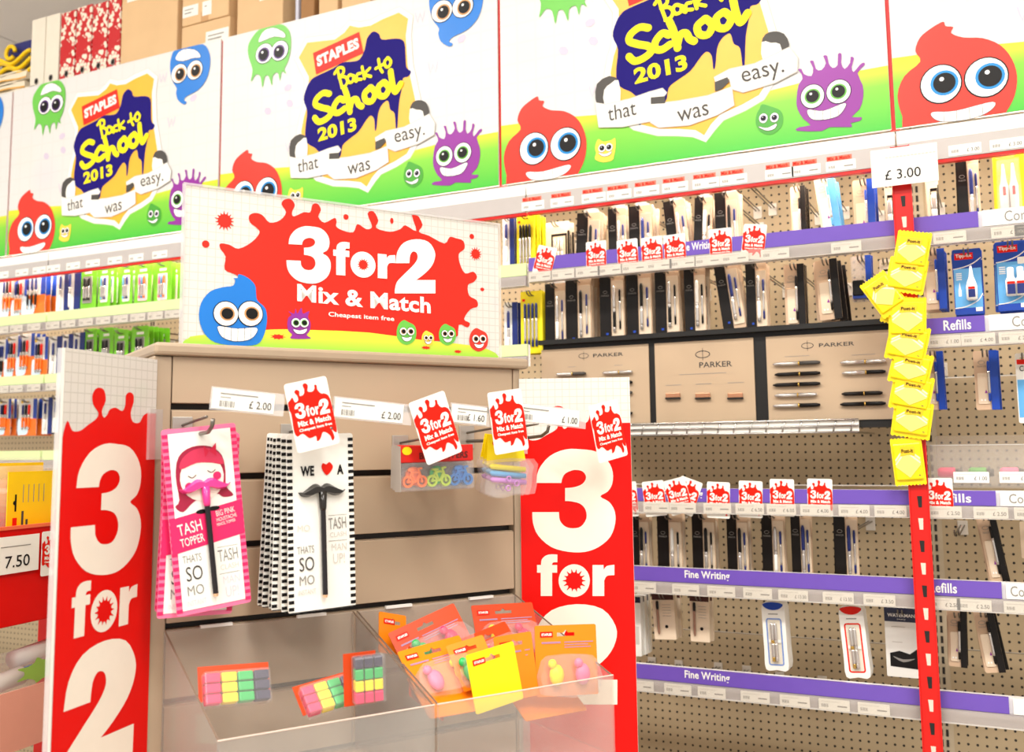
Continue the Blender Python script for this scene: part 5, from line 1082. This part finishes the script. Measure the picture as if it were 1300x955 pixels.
# ---------------------------------------------------------------- acrylic bins on the stand
zb1 = slots[3]-.004; um = S.uv(449, 768)[0]
def acrylic_bin(a, b, label, dz=.085, L=.265):
    t = sth('acrylic_bin', label, 'bin', None); zt_ = zb1; zf = zb1-dz; zlo = zb1-.20
    MB().box(a, b, -.006, -.003, zlo, zt_).build('back_plate', clear, t)
    MB().box(a, b, -L-.003, -L, zlo, zf).build('front_plate', clear, t); MB().box(a, b, -L, -.006, zlo, zlo+.003).build('bottom_plate', clear, t)
    for x in (a, b-.003):
        mb = MB().prism([(-L, zlo+.003), (-L, zf), (-.006, zt_), (-.006, zlo+.003)], x, x+.003); mb.v = [(v[1], v[0], v[2]) for v in mb.v]
        s = mb.build('side_plate', clear, t); MB().tube([(x+.0015, -L, zf), (x+.0015, -.006, zt_)], .0012, 6).build('cut_edge', cedge, s)
    MB().tube([(a, -L-.0015, zf), (b, -L-.0015, zf)], .0011, 6).build('cut_edge', mat('bright_edge', (226, 200, 186), .2), t)
    for x in (a+.05, b-.09): MB().box(x, x+.045, -.007, -.0006, zt_-.001, zt_+.003).build('slot_hook', white, t)
    return t
acrylic_bin(ul-.003, um-.002, 'clear acrylic bin under the moustache cards'); acrylic_bin(um+.002, ur-.002, 'clear acrylic bin heaped with orange novelty packs')
ublob = [mat('toy_pink', (226, 20, 90), .3), yellowc, mat('toy_green', (40, 180, 90), .3), pinkl, lblue]
def novelty(px, py, e, wd, h, roll, pitch, yaw_, cm, label, toys=(0, 1), brand=True, hole=True, group='orange novelty packs in the acrylic bin', lines=True):
    t = thing('novelty_eraser_pack', label, 'eraser pack', group=group); c = S.off(e).hit(px, py)
    t.matrix_world = Matrix.Translation(c) @ Matrix.Rotation(S.th+math.radians(yaw_), 4, 'Z') @ Matrix.Rotation(math.radians(-roll), 4, 'Y') @ Matrix.Rotation(math.radians(pitch), 4, 'X')
    x0, x1, z0, z1 = -wd/2, wd/2, -h/2, h/2
    hl = [[(-.014, z1-.016), (.014, z1-.016), (.014, z1-.011), (.004, z1-.011), (0, z1-.007), (-.004, z1-.011), (-.014, z1-.011)]] if hole else []
    MB().prism(rrect(x0, x1, z0, z1, .003), -.0012, 0, holes=hl).build('card', cm, t); Y = -.0013
    if brand:
        art(t, 'brand_patch', rect(x0+.008, x0+.028, z1-.017, z1-.009), 1, tagred, Y); text(t, 'STAPLES', x0+.010, x0+.026, z1-.0148, z1-.0112, paper, Y, 2, bold=.05)
    if lines: art(t, 'purple_print', [rect(x0+.010, x0+.040, z1-.026, z1-.0235), rect(x0+.046, x1-.006, z1-.0255, z1-.0240), rect(x0+.046, x1-.014, z1-.029, z1-.0278), rect(x0+.046, x1-.010, z1-.0325, z1-.0312)], 1, mat('print_mauve', (170, 130, 160), .5), Y)
    for k, ti in enumerate(toys):
        x = x0+wd*(.30+.42*k); m_ = ublob[ti]
        o = MB().ball((x, -.010, z0+h*.30), .013, .9, .6, 1.2).build('toy', m_, t, smooth=True); MB().ball((x-.007, -.012, z0+h*.30+.016), .007, 1, .8, 1).build('toy_head', m_, o, smooth=True)
    if toys:
        MB().prism(sm([(x0+.006, z0+.004), (x1-.006, z0+.004), (x1-.008, z0+h*.5), (x1-wd*.3, z0+h*.58), (x0+wd*.3, z0+h*.58), (x0+.008, z0+h*.5)], 2), -.021, -.002).build('clear_blister', clear2, t)
    return t
novelty(719, 838, .215, .098, .100, -2, -8, -14, orange, 'orange pack with yellow and pale pink toys, upright at the bin front', (1, 3))
novelty(628, 860, .235, .078, .080, 8, -6, 0, yellowc, 'bright yellow label card leaning at the bin front', (), lines=False)
novelty(655, 846, .20, .060, .09, 4, -8, -10, orange, 'narrow orange pack wedged behind the yellow label card', ())
novelty(643, 800, .095, .105, .085, -1, -30, -10, dorange, 'deep orange pack back lying uppermost with yellow and pink toys', (1, 0))
novelty(548, 812, .110, .115, .070, 17, -28, 0, dorange, 'deep orange pack sloping up across the bin with a pink toy', (2, 0))
novelty(498, 805, .070, .050, .060, -14, -20, 8, orange, 'small orange pack with a hang hole at the bin side', (), lines=False)
novelty(560, 850, .175, .105, .085, 6, -42, 4, orange, 'broad orange pack lying flat in the middle of the bin', (3, 1))
novelty(625, 822, .145, .085, .06, 12, -40, 4, dorange, 'deep orange pack with a red toy under the uppermost one', (0,))
novelty(601, 842, .195, .060, .07, 10, -35, -4, orange, 'pale orange pack with a green hole beside the yellow label card', (2,), lines=False)
novelty(540, 868, .15, .085, .08, -35, -30, 20, dorange, 'deep orange pack slumped against the bin side', (0, 1))
novelty(575, 880, .20, .11, .08, 0, -60, 0, orange, 'orange pack at the bottom of the bin', ())
novelty(690, 885, .18, .11, .08, 0, -60, 0, orange, 'orange pack at the bottom of the bin', ())
lows = [pink, yellowc, mat('toy_green', (40, 180, 90), .3), mat('toy_navy', (44, 40, 70), .4)]
def crayon_pack(px, py, e, roll, pitch, label, wd=.075):
    t = thing('block_crayon_pack', label, 'crayon pack', group='block crayon packs in the acrylic bins'); c = S.off(e).hit(px, py)
    t.matrix_world = Matrix.Translation(c) @ Matrix.Rotation(S.th, 4, 'Z') @ Matrix.Rotation(math.radians(-roll), 4, 'Y') @ Matrix.Rotation(math.radians(pitch), 4, 'X')
    MB().box(-wd/2-.004, wd/2+.004, -.0012, 0, -.012, .032).build('orange_card', dorange, t)
    for i, m_ in enumerate(lows):
        for j in range(3):
            x = -wd/2+wd*(i+.5)/4; z = .014-j*.013
            o = MB().box(x-wd*.115, x+wd*.115, -.016, -.002, z-.006, z+.0055).build('crayon_block', m_, t, bevel=.0015)
    MB().box(-wd/2-.001, wd/2+.001, -.018, -.0013, -.022, .022).build('clear_bag', clear2, t, bevel=.003)
crayon_pack(298, 876, .14, -3, -25, 'block crayon pack in the bin under the pink moustache cards', .085)
crayon_pack(418, 888, .15, 8, -45, 'block crayon pack lying flat under the black striped cards')
crayon_pack(466, 860, .19, 92, -10, 'block crayon pack standing on end against the bin side', .06)

# ================================================================ goods on the very top
TP = WALL.off(-.09); ZT = 2.756
def carton_box(px0, px1, h, label, m_=carton, z=ZT, dep=.3, labels_=()):
    a = TP.uv(px0, 60)[0]; b = TP.uv(px1, 60)[0]; t = thing('carton', label, 'carton', (a, YF+.09, z)); wd = b-a
    MB().box(0, wd, 0, dep, 0, h).build('box', m_, t, bevel=.004)
    MB().box(wd*.42, wd*.58, -.0008, 0, 0, h*.18).build('tape', tape, t); MB().box(0, wd, dep*.48, dep*.52, h, h+.0008).build('lid_seam', tape, t)
    for x, z_, ww, hh in labels_:
        o = MB().box(wd*x, wd*x+ww, -.0012, -.0002, h*z_, h*z_+hh).build('paper_label', paper, t); art(o, 'label_print', [rect(wd*x+.01, wd*x+ww-.03, h*z_+hh*.3, h*z_+hh*.4), rect(wd*x+.01, wd*x+ww-.02, h*z_+hh*.6, h*z_+hh*.68)], 1, mgrey, -.0012)
    return t
carton_box(153, 224, .34, 'large tan carton standing beside the floral binders', carton2, labels_=((.1, .86, .07, .04),))
carton_box(230, 291, .145, 'lower tan carton of the stacked pair', carton2, labels_=((.52, .42, .1, .045),))
carton_box(230, 289, .2, 'upper tan carton of the stacked pair', carton2, z=ZT+.147, labels_=((.02, .15, .07, .04), (.45, .1, .04, .05)))
carton_box(300, 358, .36, 'tall tan carton with a white label past the stacked pair', carton2, labels_=((.5, .46, .055, .075),))
carton_box(374, 378, .34, 'thin white and navy box on edge between two cartons', mat('white_navy', (200, 200, 214), .5))
carton_box(381, 398, .33, 'narrow dark brown open carton', cartond)
carton_box(404, 428, .36, 'narrow tan carton past the dark brown one', carton2)
carton_box(433, 470, .36, 'tan carton above the yellow shield poster', carton2)
carton_box(474, 520, .36, 'last tan carton along the top shelf', carton)
def floral(name):
    m = mat(name, (196, 30, 36), .4); nd, lk = nodes_of(m); b = nd['Principled BSDF']
    tc = nd.new('ShaderNodeTexCoord'); v = nd.new('ShaderNodeTexVoronoi'); v.inputs['Scale'].default_value = 62; n = nd.new('ShaderNodeTexNoise'); n.inputs['Scale'].default_value = 9
    lk.new(tc.outputs['Object'], v.inputs['Vector']); lk.new(tc.outputs['Object'], n.inputs['Vector'])
    a = nd.new('ShaderNodeMath'); a.operation = 'LESS_THAN'; lk.new(v.outputs['Distance'], a.inputs[0]); a.inputs[1].default_value = .5
    g = nd.new('ShaderNodeMath'); g.operation = 'GREATER_THAN'; lk.new(n.outputs['Fac'], g.inputs[0]); g.inputs[1].default_value = .48
    p = nd.new('ShaderNodeMath'); p.operation = 'MULTIPLY'; lk.new(a.outputs[0], p.inputs[0]); lk.new(g.outputs[0], p.inputs[1])
    mx = nd.new('ShaderNodeMix'); mx.data_type = 'RGBA'; lk.new(p.outputs[0], mx.inputs['Factor']); lk.new(b.inputs['Base Color'].links[0].from_socket, mx.inputs['A']); mx.inputs['B'].default_value = (.86, .76, .62, 1); lk.new(mx.outputs['Result'], b.inputs['Base Color'])
    return m
flor = floral('floral_print'); wbind = mat('binder_cream', (232, 224, 206), .5)
for i, (a, b, ty, fl) in enumerate([(39.5, 57, 24, 0), (57.5, 75, 19, 0), (76.5, 95, 15, 1), (96, 115.5, 8, 1), (116.5, 135.5, 4, 1), (136.5, 152, -2, 1)]):
    xa = TP.uv(a, 60)[0]; xb = TP.uv(b, 60)[0]; h = TP.uv((a+b)/2, ty)[1]-ZT; wd = xb-xa
    t = thing('ring_binder', ['cream ring binder beside the envelope stack', 'cream ring binder touching the floral ones', 'red floral ring binder next to the cream one', 'red floral ring binder, second past the cream ones', 'red floral ring binder, third past the cream ones', 'red floral ring binder against the large carton'][i], 'binder', (xa, YF+.09, ZT), group='ring binders on the top shelf')
    m_ = flor if fl else wbind
    MB().box(.001, wd-.001, 0, .003, 0, h).build('spine', m_, t, bevel=.001)
    for x in (.001, wd-.0035): MB().box(x, x+.0025, .003, .27, 0, h).build('cover', m_, t)
    MB().box(.006, wd-.006, .02, .25, .004, h-.03).build('pages', paper, t)
    o = MB().prism(ell(wd/2, .085, .011, .013, 16), -.0015, 0, holes=[ell(wd/2, .085, .008, .010, 16)]).build('finger_ring', steel, t); art(t, 'finger_hole', ell(wd/2, .085, .0085, .0105, 16), 1, black, 0)
xr = TP.uv(37.5, 80)[0]
for i in range(4):
    t = thing('padded_envelope', ['cream padded envelope lowest in the pile beside the binders', 'cream padded envelope second from the bottom of the pile', 'cream padded envelope third from the bottom of the pile', 'cream padded envelope topmost of the pile'][i], 'envelope', (xr-.372+.008*(i % 2), YF+.09, ZT+.001+i*.0365), group='padded envelope pile')
    mb = MB(); n = 8; P = [(x/n*.35, .004*math.sin(x*1.1+i)+.004) for x in range(n+1)]
    mb.prism(P+[(x, z+.026) for x, z in P[::-1]], 0, .26); mb.build('envelope', mat('envelope_cream', (236, 222, 196), .6), t, bevel=.003)
    mb = MB().prism([(x, z-.0005) for x, z in P]+[(x, z+.006) for x, z in P[::-1]], -.0012, -.0002); mb.build('amber_edge', mat('amber_edge', (226, 164, 60), .5), t)
t = thing('strapping_pack', 'navy box end with a looped yellow strap on the envelope pile', 'strap pack', (xr-.20, YF+.12, ZT+.148))
MB().box(.03, .19, 0, .2, .075, .13).build('navy_box', mat('navy_box', (36, 40, 110), .4), t, bevel=.004)
for k in range(3):
    MB().tube([(.0+.19*s, -.012-.004*k, .012+.022*k+.018*math.sin(s*6+k)) for s in (i/14 for i in range(15))], .008, 8).build('strap', yel2, t, smooth=True)
MB().tube([(.075+.025*math.cos(a), -.02, .085+.025*math.sin(a)) for a in (i*math.pi/8 for i in range(15))], .008, 8).build('strap_loop', yel2, t, smooth=True)
MB().box(.0, .19, 0, .2, 0, .075).build('dark_body', mat('dark_olive', (110, 100, 60), .5), t, bevel=.004)

# ================================================================ red promotional bin beyond the left banner
v = fw+(40-CX)/FPX*cr-(700-CY)/FPX*cu; P0 = v*1.75; L2 = Plane(98, through=Vector((P0.x, P0.y, 0)))
def lt(name, label, cat, group=None): return thing(name, label, cat, L2.o, (0, 0, L2.th), group)
xa = L2.uv(-60, 700)[0]; xb = xa+.62; zt_ = L2.uv(40, 667)[1]; zm = L2.uv(40, 790)[1]
b = lt('promotion_bin', 'red promotional shelf bin beside the tall edge-on banner', 'display bin')
MB().box(xa, xb, 0, .012, zm, zt_).build('red_fascia', red, b, bevel=.002); MB().box(xa, xb, .012, .40, zm, zm+.01).build('shelf', red, b); MB().box(xa, xb, .012, .4, zt_-.03, zt_-.022).build('top_shelf', red, b)
MB().box(xa, xb, -.004, .002, zt_-.004, zt_+.002).build('bright_lip', mat('lip_orange', (240, 110, 70), .3), b); MB().box(xa, xb, .34, .352, zm, zt_-.03).build('back_board', red, b)
MB().box(xa, xb, .01, .4, 0, .2).build('base', redm, b)
for x in (xa, xb-.012): MB().box(x, x+.012, .012, .40, .0, zt_-.004).build('side_panel', redm, b)
MB().box(xa+.02, xb-.02, -.03, -.027, zm-.135, zm-.035).build('clear_front', clear2, b); MB().box(xa+.02, xb-.02, -.03, .3, zm-.14, zm-.135).build('clear_floor', clear2, b)
MB().box(xa+.02, xb-.02, -.032, -.03, zm-.20, zm-.10).build('pink_card', mat('salmon_card', (240, 170, 150), .4), b)
art(b, 'green_print', splat(L2.uv(35, 848)[0], L2.uv(35, 848)[1], .03, 7, .3, 3, 1.6, .6), 1, mat('leaf_green', (150, 190, 80), .5), -.0322)
(px0, pz1), (px1, _), (_, pz0) = L2.uv(-14, 684), L2.uv(47, 684), L2.uv(20, 727)
t = lt('price_card', 'white price card on the red promotional bin', 'price card'); MB().box(px0, px1, -.0055, -.0045, pz0, pz1).build('card', paper, t)
text(t, '£ 7.50', px0+(px1-px0)*.04, px1-(px1-px0)*.20, pz0+.010, pz0+.030, black, -.0056, 1, bold=.005); art(t, 'small_print', [rect(px0+.02, px1-.02, pz1-.018, pz1-.0165)], 1, mgrey, -.0056)
MB().box(px0+.02, px1-.02, -.0045, -.001, pz0+.01, pz1-.01).build('holder', clearw, t)
put_tag(L2, 66, 702, .006, 0, 'red offer tag beside the price card on the red promotional bin', sc=.85)
for i in range(4):
    t = lt('packing_tape_pack', ['yellow carded packing tape standing at the front of the red bin', 'yellow carded packing tape behind the front one', 'yellow carded packing tape lying slanted on the red bin', 'yellow carded packing tape at the outer end of the red bin'][i], 'tape pack', 'yellow tape packs in the red bin')
    x0, z0 = L2.uv([26, 50, -20, -45][i], 652); x1 = x0+.11; z0 = zt_-.021; e = [.03, .10, .17, .24][i]; h = [.115, .13, .15, .15][i]
    MB().box(x0, x1, e, e+.0015, z0, z0+h).build('card', yel2, t)
    if i == 0:
        art(t, 'hang_hole', [rect(x0+.016, x0+.020, z0+.045, z0+.075), ell(x0+.016, z0+.06, .004, n=8)], 1, black, e); art(t, 'print_lines', [rect(x0+.034+k*.012, x0+.0355+k*.012, z0+.06, z0+.092) for k in range(5)], 1, mgrey, e)
        art(t, 'brand_patch', rect(x0+.012, x0+.022, z0+.008, z0+.034), 1, tagred, e); art(t, 'title_print', [rect(x0+.032, x0+.037, z0+.008, z0+.045), rect(x0+.042, x0+.047, z0+.008, z0+.03)], 1, dgrey, e)
    c = ((x0+x1)/2, e+.032, z0+.055)
    MB().prism(ell(c[0], c[2], .05, n=28), e+.003, e+.052, holes=[ell(c[0], c[2], .036, n=28)]).build('tape_roll', mat('brown_tape', (170, 120, 60), .15), t); MB().box(x0-.004, x1+.004, e+.002, e+.056, z0, z0+h+.01).build('clear_wrap', clear2, t, bevel=.004)
for i in range(3):
    t = lt('glue_tube', 'white tube with a blue cap in the clear lower tray', 'tube', 'tubes in the clear tray'); x = L2.uv(0, 800)[0]-.03+.11*i; z = zm-.12+.03*(i % 2)
    MB().tube([(x, .02+.03*i, z+.02), (x+.10, .02+.03*i, z+.028)], .016, 12).build('tube', white, t, smooth=True); MB().tube([(x+.10, .02+.03*i, z+.028), (x+.125, .02+.03*i, z+.03)], .012, 12).build('cap', blue, t, smooth=True)
